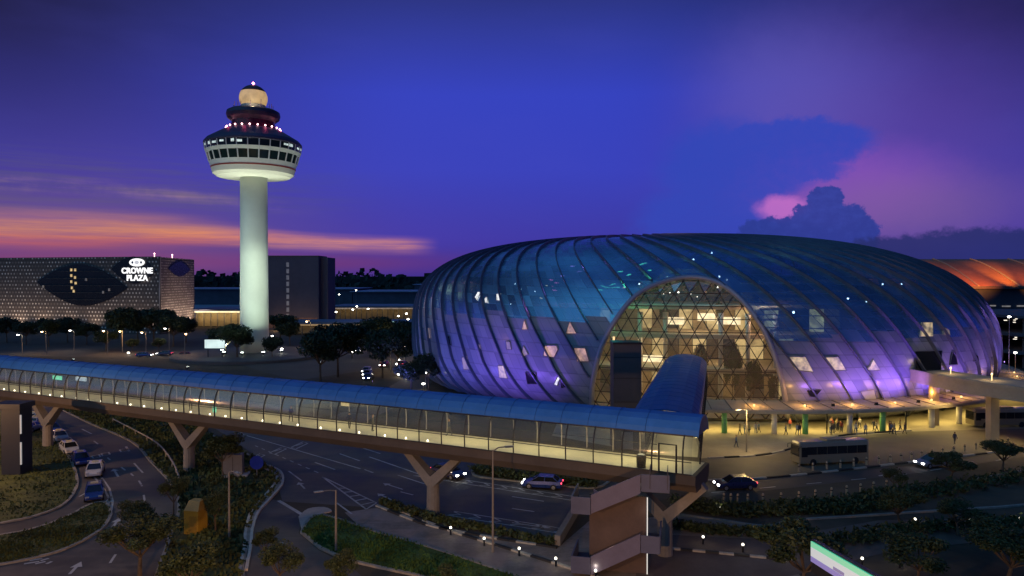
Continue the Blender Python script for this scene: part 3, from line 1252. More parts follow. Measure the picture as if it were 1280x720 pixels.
# interior: floor, gallery slabs, back wall and columns seen through the arch
def ring_in(a):
    r = dome_R(a - DYAW)[0]
    return Vector((DC[0] + r * math.cos(a), DC[1] + r * math.sin(a), 0))


slab = MB()
for zz, dep in ((0.25, 60), (7.2, 34), (12.6, 40), (17.6, 46)):
    pts = []
    for i in range(25):
        a = -math.pi * (0.78 - 0.56 * i / 24)
        p = ring_in(a)
        rr = dome_rz(a - DYAW, max(zz, 1)) - (2.0 if zz < 1 else (9.0 if zz < 10 else 13.0))
        pts.append((DC[0] + rr * math.cos(a), DC[1] + rr * math.sin(a)))
    inner = []
    for p in reversed(pts):
        v = Vector((p[0] - DC[0], p[1] - DC[1]))
        v = v.normalized() * max(8, v.length - dep * 0.5)
        inner.append((DC[0] + v.x, DC[1] + v.y))
    slab.prism(pts + inner, zz, zz + (0.2 if zz < 1 else 0.7))
slab.build('gallery_floor', mat('gallery', (0.5, 0.45, 0.36), 0.6, var=0.15), dome, DO)
bw = MB()
bm_ = amid + e_d * 22
for j in range(-10, 11):
    c = bm_ + e_s * (j * 2.6)
    for zz in (0.45, 7.9, 13.3):
        hh = 4.2
        if random.random() < 0.8:
            bw.box((c.x, c.y, zz + hh / 2), (2.45, 0.4, hh), math.atan2(e_s.y, e_s.x), mi=random.choice((0, 0, 1, 2)))
bw.build('shop_front', [mat('shop_wall', (0.55, 0.47, 0.33), 0.6, var=0.4, scale=0.6), mat('shop_dark', (0.12, 0.09, 0.07), 0.5), emit('shop_lit', (1.0, 0.76, 0.34), 0.75, 0.7, 0.5)], dome, DO)
for sx in (-14, -9, -4.5, 5, 9.5, 14):
    c = amid + e_s * sx + e_d * 9
    MB().lathe([(0.45, 0.4), (0.38, 12), (0.5, 17)], (c.x, c.y, 0), 10).build('column', WHITEP, dome, DO, smooth=True)
for q, (x_, z_, w_) in enumerate(((-3.2, 15.4, 3.6), (2.4, 16.2, 3.0), (6.2, 15.6, 4.0), (-7, 8.4, 3.5))):
    c = amid + e_s * x_ + e_d * 10.5
    MB().box((c.x, c.y, z_), (w_, 0.25, 1.3), math.atan2(e_s.y, e_s.x)).build('lit_panel', emit('lit_panel', (1.0, 0.88, 0.58), 1.9, 0.4, 0.8), dome, DO)
# coloured glints drawn as glowing streaks and small white lamps under the glass roof
GLINT = {'g': emit('glint_green', (0.15, 1.0, 0.55), 1.5), 'm': emit('glint_magenta', (1.0, 0.2, 0.55), 1.4), 'w': emit('glint_white', (0.9, 0.97, 1.0), 7), 'v': emit('glint_violet', (0.55, 0.3, 1.0), 1.6), 'a': emit('glint_amber', (1.0, 0.7, 0.4), 2.0)}
GL = [(768, 353, 'g', .9), (756, 352, 'g', 1.0), (764, 349, 'g', .5), (774, 332, 'g', .6), (803, 322, 'g', .6), (798, 348, 'w', .28), (779, 353, 'a', .3), (832, 322, 'w', .24), (690, 357, 'm', .5), (693, 347, 'm', .45), (686, 343, 'm', .35), (688, 352, 'm', .4),
      (665, 359, 'w', .2), (655, 352, 'w', .2), (715, 325, 'v', .6), (722, 332, 'v', .5), (890, 308, 'w', .35), (867, 316, 'w', .3), (900, 338, 'w', .3), (905, 349, 'w', .35), (898, 352, 'w', .25), (910, 342, 'w', .2), (840, 333, 'g', .4), (834, 338, 'w', .2),
      (837, 360, 'w', .22), (848, 359, 'w', .25), (829, 361, 'w', .14), (864, 361, 'w', .14), (883, 358, 'a', .14), (872, 365, 'w', .12), (1108, 348, 'w', .3), (1132, 348, 'w', .25), (1065, 367, 'w', .3), (1089, 371, 'w', .3), (996, 386, 'w', .4), (647, 356, 'w', .15), (640, 349, 'w', .18), (633, 377, 'w', .15),
      (747, 356, 'g', .6), (785, 336, 'g', .4), (812, 330, 'g', .4), (700, 338, 'v', .4), (680, 351, 'a', .25), (672, 368, 'a', .3)]
for (px, py, kd, rr) in GL:
    p = dome_px(px, py)
    if p is None:
        continue
    rr *= .62 if kd != 'w' else .5
    p = p - dome_n(p) * 1.2
    mb = MB()
    if kd in 'gmva':
        tilt = Vector((0, 0, random.uniform(-.35, .35)))
        mb.tube([p - (e_s + tilt) * rr * 1.5, p - (e_s - tilt) * rr * .3, p + (e_s + tilt) * rr * random.uniform(.8, 2.0)], [.05, .13, .06], 5)
    else:
        mb.lathe([(0.0, -rr), (rr * .7, -rr * .7), (rr, 0), (rr * .7, rr * .7), (0.0, rr)], p, 8)
    mb.build('lamp_glint', GLINT[kd], dome, DO, smooth=True)
# roof terraces seen through the glass on the right
ter = MB()
for (x0, x1, yy) in ((936, 1010, 345), (960, 1090, 343), (960, 1020, 365), (975, 1015, 378), (1030, 1060, 330)):
    a, b = dome_px(x0, yy), dome_px(x1, yy)
    for q in range(3):
        z_ = a.z - 1.2 - q * 1.7
        ter.tube([Vector((a.x, a.y + 4, z_)), Vector((b.x, b.y + 4, z_))], 0.25, 4)
ter.build('terrace_beam', mat('terrace', (0.5, 0.36, 0.3), 0.6), dome, DO)
for (px, py, c_, en, dep) in ((770, 350, (0.1, 1, 0.5), 900, 5), (690, 350, (1, 0.15, 0.5), 420, 5), (715, 328, (0.5, 0.2, 1), 700, 6), (900, 335, (0.3, 0.7, 1), 900, 6), (820, 325, (0.1, 0.8, 0.6), 600, 6), (990, 365, (1, 0.5, 0.3), 900, 8)):
    p = dome_px(px, py)
    light('POINT', 'show_light', p + Vector((0, dep, -2)), en, c_, dome, 0.5)
for (sx, dd, zz, en) in ((-10, 10, 6, 900), (0, 12, 6, 900), (9, 10, 6, 500), (-6, 11, 11.8, 900), (6, 12, 11.8, 900), (0, 14, 17, 1100), (-12, 8, 12, 500), (12, 9, 17, 500)):
    c = amid + e_s * sx + e_d * dd
    light('POINT', 'hall_light', (c.x, c.y, zz), en * 0.55, (1, 0.74, 0.42), dome, 0.6)

# canopy ring round the foot of the dome with its columns
can = thing('entrance_canopy', 'pale curved canopy roof on columns running round the foot of the glass dome', 'canopy', (DC[0], DC[1], 0))
W0, W1 = R(-103), R(-8)


def ring_pt(a, off, z):
    ph = a - DYAW
    r = dome_R(ph)[0] * 0.975 + off
    return Vector((DC[0] + r * math.cos(a), DC[1] + r * math.sin(a), z))


n_ = 90
vs, fs = [], []
for i in range(n_ + 1):
    a = W0 + (W1 - W0) * i / n_
    vs += [ring_pt(a, -0.5, 4.2), ring_pt(a, 6.8, 3.75), ring_pt(a, 7.1, 3.6), ring_pt(a, 7.1, 3.2), ring_pt(a, -0.5, 3.3)]
for i in range(n_):
    for c_ in range(5):
        fs.append((i * 5 + c_, i * 5 + (c_ + 1) % 5, i * 5 + 5 + (c_ + 1) % 5, i * 5 + 5 + c_))
MB().add(vs, fs).build('canopy_roof', mat('canopy', (0.42, 0.37, 0.28), 0.6, var=0.2, scale=0.4), can, DO)
sm = MB()
for i in range(0, n_ + 1, 2):
    a = W0 + (W1 - W0) * i / n_
    sm.tube([ring_pt(a, -0.4, 4.24), ring_pt(a, 6.9, 3.78)], 0.06, 4)
sm.build('seam', CONCD, can, DO)
GRNL = mat('green_column', (0.2, 0.6, 0.25), 0.5)
cl_i = 0
for px in (906, 934, 968, 1008, 1035, 1063, 1105, 1133, 1165, 1200, 1232):
    best = min((W0 + (W1 - W0) * i / 400 for i in range(401)), key=lambda a: abs(640 + F * ring_pt(a, 5.6, 0).x / ring_pt(a, 5.6, 0).y - px) + (0 if ring_pt(a, 5.6, 0).y < DC[1] else 1e5))
    c = ring_pt(best, 5.6, 0)
    thin = px in (934, 1035, 1133)
    MB().lathe([(0.1 if thin else 0.42, 0.0), (0.1 if thin else 0.4, 3.25)], c, 12).build('column', GRNL if px in (906, 1008, 1105) else (DKMETAL if thin else WHITEP), can, DO, smooth=True)
    cl_i += 1
STRIP = emit('canopy_strip', (1, 0.85, 0.45), 3)
for i in range(0, 40):
    a = W0 + (W1 - W0) * (i + .5) / 40
    p = ring_pt(a, 3.6, 3.22)
    q = ring_pt(a + 0.012, 3.6, 3.22)
    MB().box(((p.x + q.x) / 2, (p.y + q.y) / 2, 3.2), (1.4, 0.18, 0.06), math.atan2(q.y - p.y, q.x - p.x)).build('lamp_strip', STRIP, can, DO)
for i in range(9):
    a = R(-106 + i * 9.0)
    p = ring_pt(a, 3.6, 2.9)
    d = light('AREA', 'canopy_light', p, 520, (1, 0.70, 0.2), can, size=(9, 1.2), target=p + Vector((0, 0, -3)))
    d.rotation_euler = (0, 0, a + math.pi / 2)
for i in range(12):  # added amber fill lamps that warm the dome base and canopy top
    a = R(-94 + i * 5.5)
    p = ring_pt(a, 4.6, 5.2)
    wl_ = MB().box(ring_pt(a, 4.6, 4.02), (.2, .2, .22), a)
    wl_.build('added_canopy_lamp', emit('added_amber_lamp', (1, .7, .3), 2), can, DO)
    light('POINT', 'canopy_fill', p, 280 if i < 6 else 130, (1, .5, .12), can, .3)
# violet floodlights on the canopy and the ground that wash the lower panels
for (a, off, z, en, c_, tz) in ((-86, 6.4, 4.1, 260, (0.5, 0.2, 0.9), 11), (-81, 6.4, 4.1, 620, (0.45, 0.18, 1.0), 11), (-75.5, 6.4, 4.1, 900, (0.42, 0.16, 1.0), 11), (-70, 6.4, 4.1, 900, (0.4, 0.18, 1.0), 12), (-64, 6.4, 4.1, 600, (0.5, 0.22, 1.0), 12), (-56, 6.4, 4.1, 500, (0.55, 0.28, 0.9), 12), (-46, 6.4, 4.1, 700, (0.5, 0.3, 1.0), 13), (-34, 6.4, 4.1, 700, (0.5, 0.35, 1.0), 13), (-20, 6.4, 4.1, 600, (0.55, 0.35, 1.0), 12), (-6, 6.4, 4.1, 400, (0.6, 0.35, 1.0), 12),
                            (-122, 11, 0.4, 1100, (0.36, 0.16, 1.0), 16), (-128, 14, 0.4, 1900, (0.34, 0.16, 1.0), 17), (-137, 14, 0.4, 1500, (0.22, 0.18, 1.0), 15), (-147, 12, 0.4, 1000, (0.2, 0.22, 1.0), 16), (-158, 12, 0.4, 800, (0.3, 0.3, 1.0), 16)):
    ar = R(a)
    p = ring_pt(ar, off, z)
    tg = ring_pt(ar, 0, tz)
    fl = thing('floodlight', 'small floodlight lighting the dome violet', 'floodlight', p, ar, 'floodlights round the foot of the dome')
    fl['label'] = 'small violet floodlight standing at the foot of the glass dome'
    b_ = MB()
    b_.box((0, 0, 0.12), (0.3, 0.5, 0.1)).box((0.02, 0, 0.32), (0.22, 0.44, 0.3))
    b_.build('housing', DKMETAL, fl)
    MB().box((-0.105, 0, 0.34), (0.02, 0.36, 0.22)).build('lens', emit('violet_lens', (0.5, 0.3, 1.0), 4), fl)
    fb = light('SPOT', 'flood_beam', p, en * (4.6 if a > -110 else 4.2), (c_[0] * .75, c_[1] * .75, c_[2]), fl, 0.3, tg, 125, 1.0)
    fb.location = (-0.3, 0, 0.4)
    fb.rotation_euler = (Matrix.Rotation(-ar, 3, 'Z') @ (tg - p)).to_track_quat('-Z', 'Y').to_euler()

# ------------------------------------------------------------------ control tower
TX, TY = -77.2, 219.0
tw = thing('control_tower', 'tall white control tower with a round two-storey cab and a lit ball on top', 'tower', (TX, TY, 0))
TO = tw.location
MB().lathe([(4.25, 0), (4.15, 6), (3.95, 30), (3.9, 54)], TO, 48).build('shaft', mat('tower_white', (0.66, 0.72, 0.66), 0.6, var=0.06, scale=0.12), tw, TO, smooth=True)
MB().lathe([(3.7, 53.0), (10.4, 53.2), (11.5, 54.0), (11.9, 55.4)], TO, 64).build('cab_underside', mat('tower_cab', (0.72, 0.68, 0.62), 0.6, var=0.05), tw, TO, smooth=False)
MB().lathe([(11.95, 55.4), (12.05, 55.8)], TO, 64).build('red_band', mat('red_band', (0.3, 0.05, 0.04), 0.6), tw, TO)
MB().lathe([(12.0, 55.8), (12.4, 57.2)], TO, 64).build('sill_band', WHITEP, tw, TO)
TGL = mat('tower_glass', (0.015, 0.03, 0.03), 0.1, var=0.2, spec=0.7)
MB().lathe([(12.35, 57.2), (13.0, 59.6)], TO, 64).build('lower_window_band', TGL, tw, TO)
MB().lathe([(13.1, 59.6), (13.6, 60.6), (13.5, 60.65)], TO, 64).build('middle_band', WHITEP, tw, TO)
MB().lathe([(13.5, 60.6), (13.75, 62.5)], TO, 64).build('upper_window_band', TGL, tw, TO)
MB().lathe([(13.75, 62.45), (13.95, 62.7), (13.95, 63.1), (13.1, 64.1), (9.6, 66.2), (8.2, 67.0), (7.6, 67.2)], TO, 64).build('cab_roof', mat('cab_roof', (0.07, 0.06, 0.11), 0.5, var=0.25, scale=0.3), tw, TO)
for k_ in range(28):
    a = 2 * math.pi * k_ / 28
    c_, s_ = math.cos(a), math.sin(a)
    mul = MB().tube([(TX + 12.4 * c_, TY + 12.4 * s_, 57.2), (TX + 13.06 * c_, TY + 13.06 * s_, 59.65)], 0.22, 4)
    mul.tube([(TX + 13.06 * c_, TY + 13.06 * s_, 59.65), (TX + 13.5 * c_, TY + 13.5 * s_, 60.6), (TX + 13.8 * c_, TY + 13.8 * s_, 62.5)], 0.18, 4)
    mul.build('window_mullion', WHITEP, tw, TO)
for k_ in range(28):
    a = 2 * math.pi * (k_ + random.uniform(.25, .75)) / 28
    if random.random() < 0.62:
        c_, s_ = math.cos(a), math.sin(a)
        MB().box((TX + 13.66 * c_, TY + 13.66 * s_, 61.7 + random.uniform(-.2, .2)), (0.1, random.uniform(.7, 1.7), random.uniform(.5, 1.0)), a).build('lit_pane', emit('cab_lamp', (0.75, 0.92, 0.88), 0.9, 0.7, 2), tw, TO)
MB().lathe([(6.6, 67.0), (6.1, 69.6)], TO, 48).build('visual_cab_wall', mat('cab_red_glass', (0.06, 0.01, 0.02), 0.2, var=0.3), tw, TO)
MB().lathe([(6.1, 69.6), (7.4, 70.6), (7.7, 71.6), (7.5, 72.6), (6.6, 73.1), (3.4, 73.3)], TO, 48).build('visual_cab_roof', mat('cab_top', (0.05, 0.05, 0.085), 0.45, var=0.25), tw, TO)
MB().lathe([(3.6, 73.3), (3.5, 74.6)], TO, 32).build('radome_drum', mat('drum', (0.75, 0.72, 0.6), 0.6), tw, TO)
sph = [(4.05 * math.cos(t_), 76.7 + 3.95 * math.sin(t_)) for t_ in np.linspace(-0.95, 0.5, 14)]
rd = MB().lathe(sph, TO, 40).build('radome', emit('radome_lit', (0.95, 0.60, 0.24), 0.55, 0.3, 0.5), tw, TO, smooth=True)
cap = [(4.07 * math.cos(t_), 76.7 + 3.97 * math.sin(t_)) for t_ in np.linspace(0.5, math.pi / 2, 9)]
cap[-1] = (0.0, cap[-1][1])
MB().lathe(cap, TO, 40).build('cap', mat('radome_cap', (0.10, 0.05, 0.06), 0.5), rd, TO, smooth=True)
b_ = MB().tube([(TX, TY, 80.4), (TX, TY, 81.2)], 0.12, 6).build('beacon_mast', DKMETAL, tw, TO)
MB().lathe([(0, -.45), (.45, 0), (0, .45)], (TX, TY, 81.2), 8).build('beacon', REDL, b_, TO)
light('POINT', 'beacon_light', (TX, TY, 81.9), 60, (1, .3, .4), tw, 0.3)
for k_ in range(22):
    a = 2 * math.pi * k_ / 22 + 0.06
    MB().lathe([(0, -.3), (.3, 0), (0, .3)], (TX + 7.7 * math.cos(a), TY + 7.7 * math.sin(a), 67.6), 8).build('red_lamp', emit('red_ring', (1, 0.5, 0.55), 7), tw, TO)
for k_ in range(4):
    a = math.pi * (1.25 + 0.25 * k_)
    light('POINT', 'ring_light', (TX + 8.2 * math.cos(a), TY + 8.2 * math.sin(a), 68.1), 45, (1, .08, .22), tw, 0.3)
for k_ in range(12):
    a = 2 * math.pi * k_ / 12 + .2
    rr = 5.6
    MB().tube([(TX + rr * math.cos(a), TY + rr * math.sin(a), 73.0), (TX + rr * math.cos(a), TY + rr * math.sin(a), random.uniform(74.6, 76.6))], 0.09, 5).build('antenna', mat('antenna', (0.5, 0.3, 0.45), 0.5), tw, TO)
light('POINT', 'radome_light', (TX + 2, TY - 6.2, 74.0), 160, (1, .78, .45), tw, 0.3)
# round podium and green-white floodlights at its foot
pod = tag(MB().lathe([(22, 0), (22, .7), (21.4, .9), (0, 1.0)], (TX, TY - 3, 0), 64).build('round_podium', mat('podium', (0.10, 0.10, 0.10), 0.7)), 'dark low round podium building at the foot of the control tower', 'building')
i_ = 0
for (ox, oy, en) in ((-6, -8, 6200), (5.5, -8.5, 6200), (0, -10, 5200), (9, -3, 3200), (-9, -2, 3200)):
    i_ += 1
    p = Vector((TX + ox, TY + oy, 1.0))
    fl = thing('floodlight', 'bright white floodlight on the podium at the foot of the control tower', 'floodlight', p, 0, 'floodlights at the foot of the control tower')
    MB().box((0, 0, .15), (.3, .3, .3)).box((0, 0.05, .5), (.8, .3, .5)).build('housing', DKMETAL, fl)
    MB().box((0, 0, .8), (.7, .25, .1)).build('lens', emit('flood_lens', (.85, 1, .9), 20), fl)
    light('SPOT', 'flood_beam', p + Vector((0, 0, .95)), en * .8, (0.84, 1.0, 0.74), fl, 0.4, (TX, TY, 40 if i_ < 4 else 54), 70, 1.0)
    light('SPOT', 'flood_beam', p + Vector((0, 0, .97)), en * 7, (0.85, 1.0, 0.76), fl, 0.4, (TX + ox * .6, TY + oy * .8, 56), 36, 1.0)

for (ox, oy, en) in ((-34, -34, 40000), (30, -40, 40000), (2, -50, 26000)):  # extra floodlight posts added to spread even light up the shaft
    p = Vector((TX + ox, TY + oy, 0))
    fl = thing('floodlight', 'added floodlight on a low post aimed up at the control tower shaft', 'floodlight', p, 0, 'added floodlights aimed at the control tower shaft')
    MB().lathe([(.1, 0), (.08, 2.2)], (0, 0, 0), 8).box((0, 0, 2.35), (.7, .4, .4)).build('housing', DKMETAL, fl)
    MB().box((0, .22, 2.4), (.6, .06, .3)).build('lens', emit('flood_lens', (.85, 1, .9), 20), fl)
    light('SPOT', 'flood_beam', p + Vector((0, .4, 2.5)), en, (.86, 1, .80), fl, .3, (TX, TY, 34), 56, .9)

# ------------------------------------------------------------------ covered footbridge
BL, BC = Vector((-86.9, 111.9)), Vector((15.2, 59.3))
bd = (BC - BL).normalized()
bn = Vector((bd.y, -bd.x))
BLEN = (BC - BL).length
br = thing('covered_footbridge', 'long blue-roofed glass footbridge lit yellow inside, crossing the roads and turning towards the dome', 'footbridge', (BC.x, BC.y, 0))
BO = br.location
AR = Vector((13.3, 61.4))
AE = Vector((25.8, 106.0))
ad = (AE - AR).normalized()
an = Vector((ad.y, -ad.x))      # right hand side of the arm
ALEN = (AE - AR).length


def bp(t_, o, z):
    p = BL + bd * t_ + bn * o
    return Vector((p.x, p.y, z))


def ap(t_, o, z):
    p = AR + ad * t_ + an * o
    return Vector((p.x, p.y, z))


ROOF = [(1.85, 10.55), (1.7, 10.95), (1.3, 11.5), (0.7, 11.85), (0.0, 11.98), (-0.7, 11.85), (-1.3, 11.5), (-1.7, 10.95), (-1.85, 10.55)]


def extr(fn, t0, t1, sec, n=1, thick=0.0):
    vs, fs = [], []
    full = sec + ([(o * 0.93, z - thick) for o, z in reversed(sec)] if thick else [])
    m_ = len(full)
    for i in range(n + 1):
        t_ = t0 + (t1 - t0) * i / n
        vs += [fn(t_, o, z) for o, z in full]
    for i in range(n):
        for k_ in range(m_ if thick else m_ - 1):
            a, b = i * m_ + k_, i * m_ + (k_ + 1) % m_
            fs.append((a, b, b + m_, a + m_))
    if thick:
        fs.append(tuple(range(m_ - 1, -1, -1)))
        fs.append(tuple(n * m_ + k_ for k_ in range(m_)))
    return vs, fs


BLUE = mat('roof_blue', (0.045, 0.19, 0.54), 0.48, 0.05, var=0.22, scale=0.16, spec=0.5)
MB().add(*extr(bp, 0, BLEN + 0.4, ROOF, 40, 0.12)).build('roof', BLUE, br, BO, smooth=False)
ROOF2 = [(2.45, 10.5), (2.3, 10.95), (1.7, 11.5), (.6, 11.85), (-.6, 11.96), (-1.8, 11.85), (-2.9, 11.5), (-3.5, 10.95), (-3.65, 10.5)]
MB().add(*extr(ap, 0.25, ALEN + .6, ROOF2, 20, 0.12)).build('roof', mat('roof_blue_matt', (.035, .12, .36), .6, 0, var=.2, scale=.25), br, BO)
sm = MB()
for i in range(0, int(BLEN / 2.5)):
    sm.tube([bp(0.9 + i * 2.5, o, z + .02) for o, z in ROOF], 0.03, 4)
for i in range(1, int(ALEN / 2.5)):
    sm.tube([ap(i * 2.5, o, z + .01) for o, z in ROOF2], 0.02, 4)
sm.build('roof_seam', mat('roof_seam', (0.03, 0.12, 0.34), 0.4), br, BO)
MB().add([bp(BLEN + .38, o * .99, z - .01) for o, z in ROOF], [tuple(range(len(ROOF)))]).build('gable', mat('gable_blue', (.03, .09, .26), .5), br, BO)
deckm = mat('deck_brown', (0.10, 0.078, 0.06), 0.75, var=0.2, scale=0.4)
FAS = [(2.45, 7.5), (2.45, 6.75), (2.0, 6.1), (-2.0, 6.1), (-2.45, 6.75), (-2.45, 7.5)]
vs, fs = extr(bp, 0, BLEN + 0.3, FAS, 40)
n6 = len(FAS)
for i in range(40):
    fs.append((i * n6 + n6 - 1, i * n6, i * n6 + n6, i * n6 + 2 * n6 - 1))
fs += [tuple(range(n6)), tuple(40 * n6 + k_ for k_ in range(n6))]
MB().add(vs, fs).build('deck', deckm, br, BO)
vs, fs = extr(ap, -2.5, ALEN, FAS, 20)
for i in range(20):
    fs.append((i * n6 + n6 - 1, i * n6, i * n6 + n6, i * n6 + 2 * n6 - 1))
fs += [tuple(range(n6)), tuple(20 * n6 + k_ for k_ in range(n6))]
MB().add([(x, y, z + .004) for x, y, z in vs], fs).build('deck', deckm, br, BO)
FLOOR = mat('bridge_floor', (0.66, 0.6, 0.42), 0.5, var=0.12, scale=0.5)
MB().add(*extr(bp, 0.1, BLEN, [(2.2, 7.52), (-2.2, 7.52)], 20)).build('floor', FLOOR, br, BO)
MB().add(*extr(ap, 2.3, ALEN, [(2.2, 7.53), (-2.2, 7.53)], 20)).build('floor', FLOOR, br, BO)
GLAZ = [(2.4, 7.5), (2.45, 8.6), (2.38, 9.4), (2.15, 10.1), (1.85, 10.55)]
BGL = glass('bridge_glass', (0.88, 0.88, 0.89), 0.2, 0.08, haze=(.7, .62, .6, .06))
FRAME = mat('bridge_frame', (0.035, 0.035, 0.04), 0.5, 0.2, var=0.2)
FRAMEL = mat('bridge_frame_pale', (0.5, 0.46, 0.4), 0.5, 0.1, var=0.2)
for sgn, mm in ((1, FRAME), (-1, FRAMEL)):
    gl_ = MB().add(*extr(bp, 0, BLEN - (0 if sgn > 0 else 4.2), [(o * sgn, z) for o, z in GLAZ], 41))
    gl_.build('glazing', BGL, br, BO, smooth=True)
    nfr = int(BLEN / 2.5) + 1
    for i in range(nfr):
        t_ = BLEN - 0.7 - i * 2.5
        if t_ < 0 or (sgn < 0 and t_ > BLEN - 4.5):
            continue
        MB().tube([bp(t_, (o + .05) * sgn, z) for o, z in GLAZ], 0.075 if sgn > 0 else 0.06, 4).build('rib', mm, br, BO)
    for zz, oo, rr in ((8.55, 2.5, .04), (10.5, 1.92, .07), (7.55, 2.45, .07)):
        MB().tube([bp(0, oo * sgn, zz), bp(BLEN - (0 if sgn > 0 else 4.2), oo * sgn, zz)], rr, 4).build('rail', FRAME, br, BO)
for sgn in (1, -1):
    t_s = 0.0 if sgn > 0 else 5.0
    MB().add(*extr(ap, t_s - (2.3 if sgn > 0 else 0), ALEN, [(o * sgn, z) for o, z in GLAZ], 30)).build('glazing', BGL, br, BO, smooth=True)
    for i in range(int((ALEN - t_s) / 1.25)):
        MB().tube([ap(t_s + i * 1.25, (o + .05) * sgn, z) for o, z in GLAZ], 0.075, 4).build('rib', FRAME, br, BO)
    for zz, oo, rr in ((8.55, 2.5, .04), (9.4, 2.44, .04), (10.5, 1.95, .07)):
        MB().tube([ap(t_s - 2.2 if sgn > 0 else t_s, oo * sgn, zz), ap(ALEN, oo * sgn, zz)], rr, 4).build('rail', FRAME, br, BO)
# end wall of the corner, its door and the bin beside it
doorm = MB()
pA = bp(BLEN - 2.6, 2.52, 7.52)
pB = bp(BLEN - 1.2, 2.52, 7.52)
doorm.tube([pA, pA + Vector((0, 0, 2.3)), pB + Vector((0, 0, 2.3)), pB], 0.09, 4)
doorm.build('door_frame', FRAME, br, BO)
bin_ = bp(BLEN - 4.3, 1.7, 7.53)
rb = thing('litter_bin', 'dark litter bin inside the footbridge next to the stair door', 'bin', bin_)
MB().lathe([(.38, 0), (.42, .9), (.36, 1.0), (.3, 1.05)], (0, 0, 0), 14).build('drum', DKMETAL, rb)
MB().lathe([(.3, 1.05), (.1, 1.12), (0, 1.13)], (0, 0, 0), 14).build('lid', GREYMETAL, rb)
DL = emit('downlight', (1, 0.9, 0.65), 6)
for i in range(0, int(BLEN / 2.5)):
    p = bp(BLEN - 2.0 - i * 2.5, -1.35, 10.72)
    MB().box(p, (.5, .16, .08), math.atan2(bd.y, bd.x)).build('downlight', DL, br, BO)
for i in range(14):
    p = bp(3.5 + i * (BLEN - 5) / 13.5, 0, 10.4)
    en = 62 + 100 * min(1, max(0, (i - 5) / 7))
    d = light('AREA', 'bridge_light', p, en, (1, 0.86, 0.42), br, size=(6.4, .8), target=p + Vector((0, 0, -3)))
    d.rotation_euler = (0, 0, math.atan2(bd.y, bd.x))
    # low floor-level lamps behind the glass
    for q in range(3):
        if i < 11:
            pp = bp(3.5 + i * (BLEN - 5) / 13.5 + q * 2.5, 2.1, 7.68)
            MB().box(pp, (.12, .12, .14)).build('floor_lamp', DL, br, BO)
for i in range(5):
    p = ap(4 + i * ALEN / 5.2, 0, 10.3)
    d = light('AREA', 'bridge_light', p, 70, (1, 0.84, 0.45), br, size=(6.4, .8), target=p + Vector((0, 0, -3)))
    d.rotation_euler = (0, 0, math.atan2(ad.y, ad.x))
# lit green sign and pale notice hanging inside
MB().box(bp(30.0, 0.9, 9.75), (1.9, .12, .5), math.atan2(bd.y, bd.x)).build('sign', emit('green_sign', (.12, .85, .45), 1.1, 0.3, 2), br, BO)
MB().box(bp(34.0, 0.2, 9.75), (2.2, .12, .5), math.atan2(bd.y, bd.x)).build('sign', emit('pale_sign', (.5, .75, .85), .7, 0.5, 2), br, BO)
MB().box(bp(61.0, 1.9, 8.2), (.5, .1, .6), math.atan2(bd.y, bd.x)).build('sign', emit('green_sign', (.12, .85, .45), 1.1), br, BO)
MB().box(bp(76.5, -2.0, 9.7), (1.1, .1, .9), math.atan2(bd.y, bd.x)).build('notice_board', mat('notice', (.7, .65, .5), .6), br, BO)


def ypillar(t_, z0=0.0, hs=3.5, sp=3.3):
    c = bp(t_, 0, 0)
    mb = MB()
    mb.lathe([(0.66, z0), (0.6, hs)], (c.x, c.y, 0), 14)
    for sg in (1, -1):
        a = Vector((c.x, c.y, hs - .35))
        b = bp(t_ + sg * sp, 0, 6.15)
        d_ = (b - a).normalized()
        side = Vector((bn.x, bn.y, 0)) * .5
        upv = d_.cross(side).normalized() * .42
        vs = []
        for p, kk in ((a, 1.15), (b, .75)):
            vs += [p + side * kk + upv * kk, p - side * kk + upv * kk, p - side * kk - upv * kk, p + side * kk - upv * kk]
        mb.add(vs, [(0, 1, 2, 3), (7, 6, 5, 4), (0, 4, 5, 1), (1, 5, 6, 2), (2, 6, 7, 3), (3, 7, 4, 0)])
    mb.build('pillar', CONC, br, BO)


def t_at(px):
    k_ = (px - 640) / F
    return (k_ * BL.y - BL.x) / (bd.x - k_ * bd.y)


for px in (58, 235, 541, 832):
    ypillar(t_at(px))
MB().lathe([(.6, 0), (.55, 6.1)], ap(34, 0, 0), 12).build('pillar', CONC, br, BO)

# stair tower beside the bridge corner
st = thing('stair_tower', 'open concrete stair with lavender parapets climbing a brown core wall to the footbridge corner', 'staircase', (8.4, 57.2, 0))
SO = st.location
sdv = Vector((0.975, -0.222, 0))
snv = Vector((-0.222, -0.975, 0))   # towards the viewer side
LAV = mat('parapet_lavender', (0.14, 0.13, 0.2), 0.6, var=0.12)
STD = mat('stair_dark', (0.06, 0.06, 0.085), 0.6)
sang = math.atan2(sdv.y, sdv.x)


def sp_(a, o, z):
    return Vector((8.4, 57.2, 0)) + sdv * a + snv * o + Vector((0, 0, z))


MB().box(sp_(-.1, 0, 3.0), (4.4, .3, 6.0), sang).build('core_wall', mat('core_wall', (0.095, 0.066, 0.06), 0.7, var=0.25, scale=.7), st, SO)


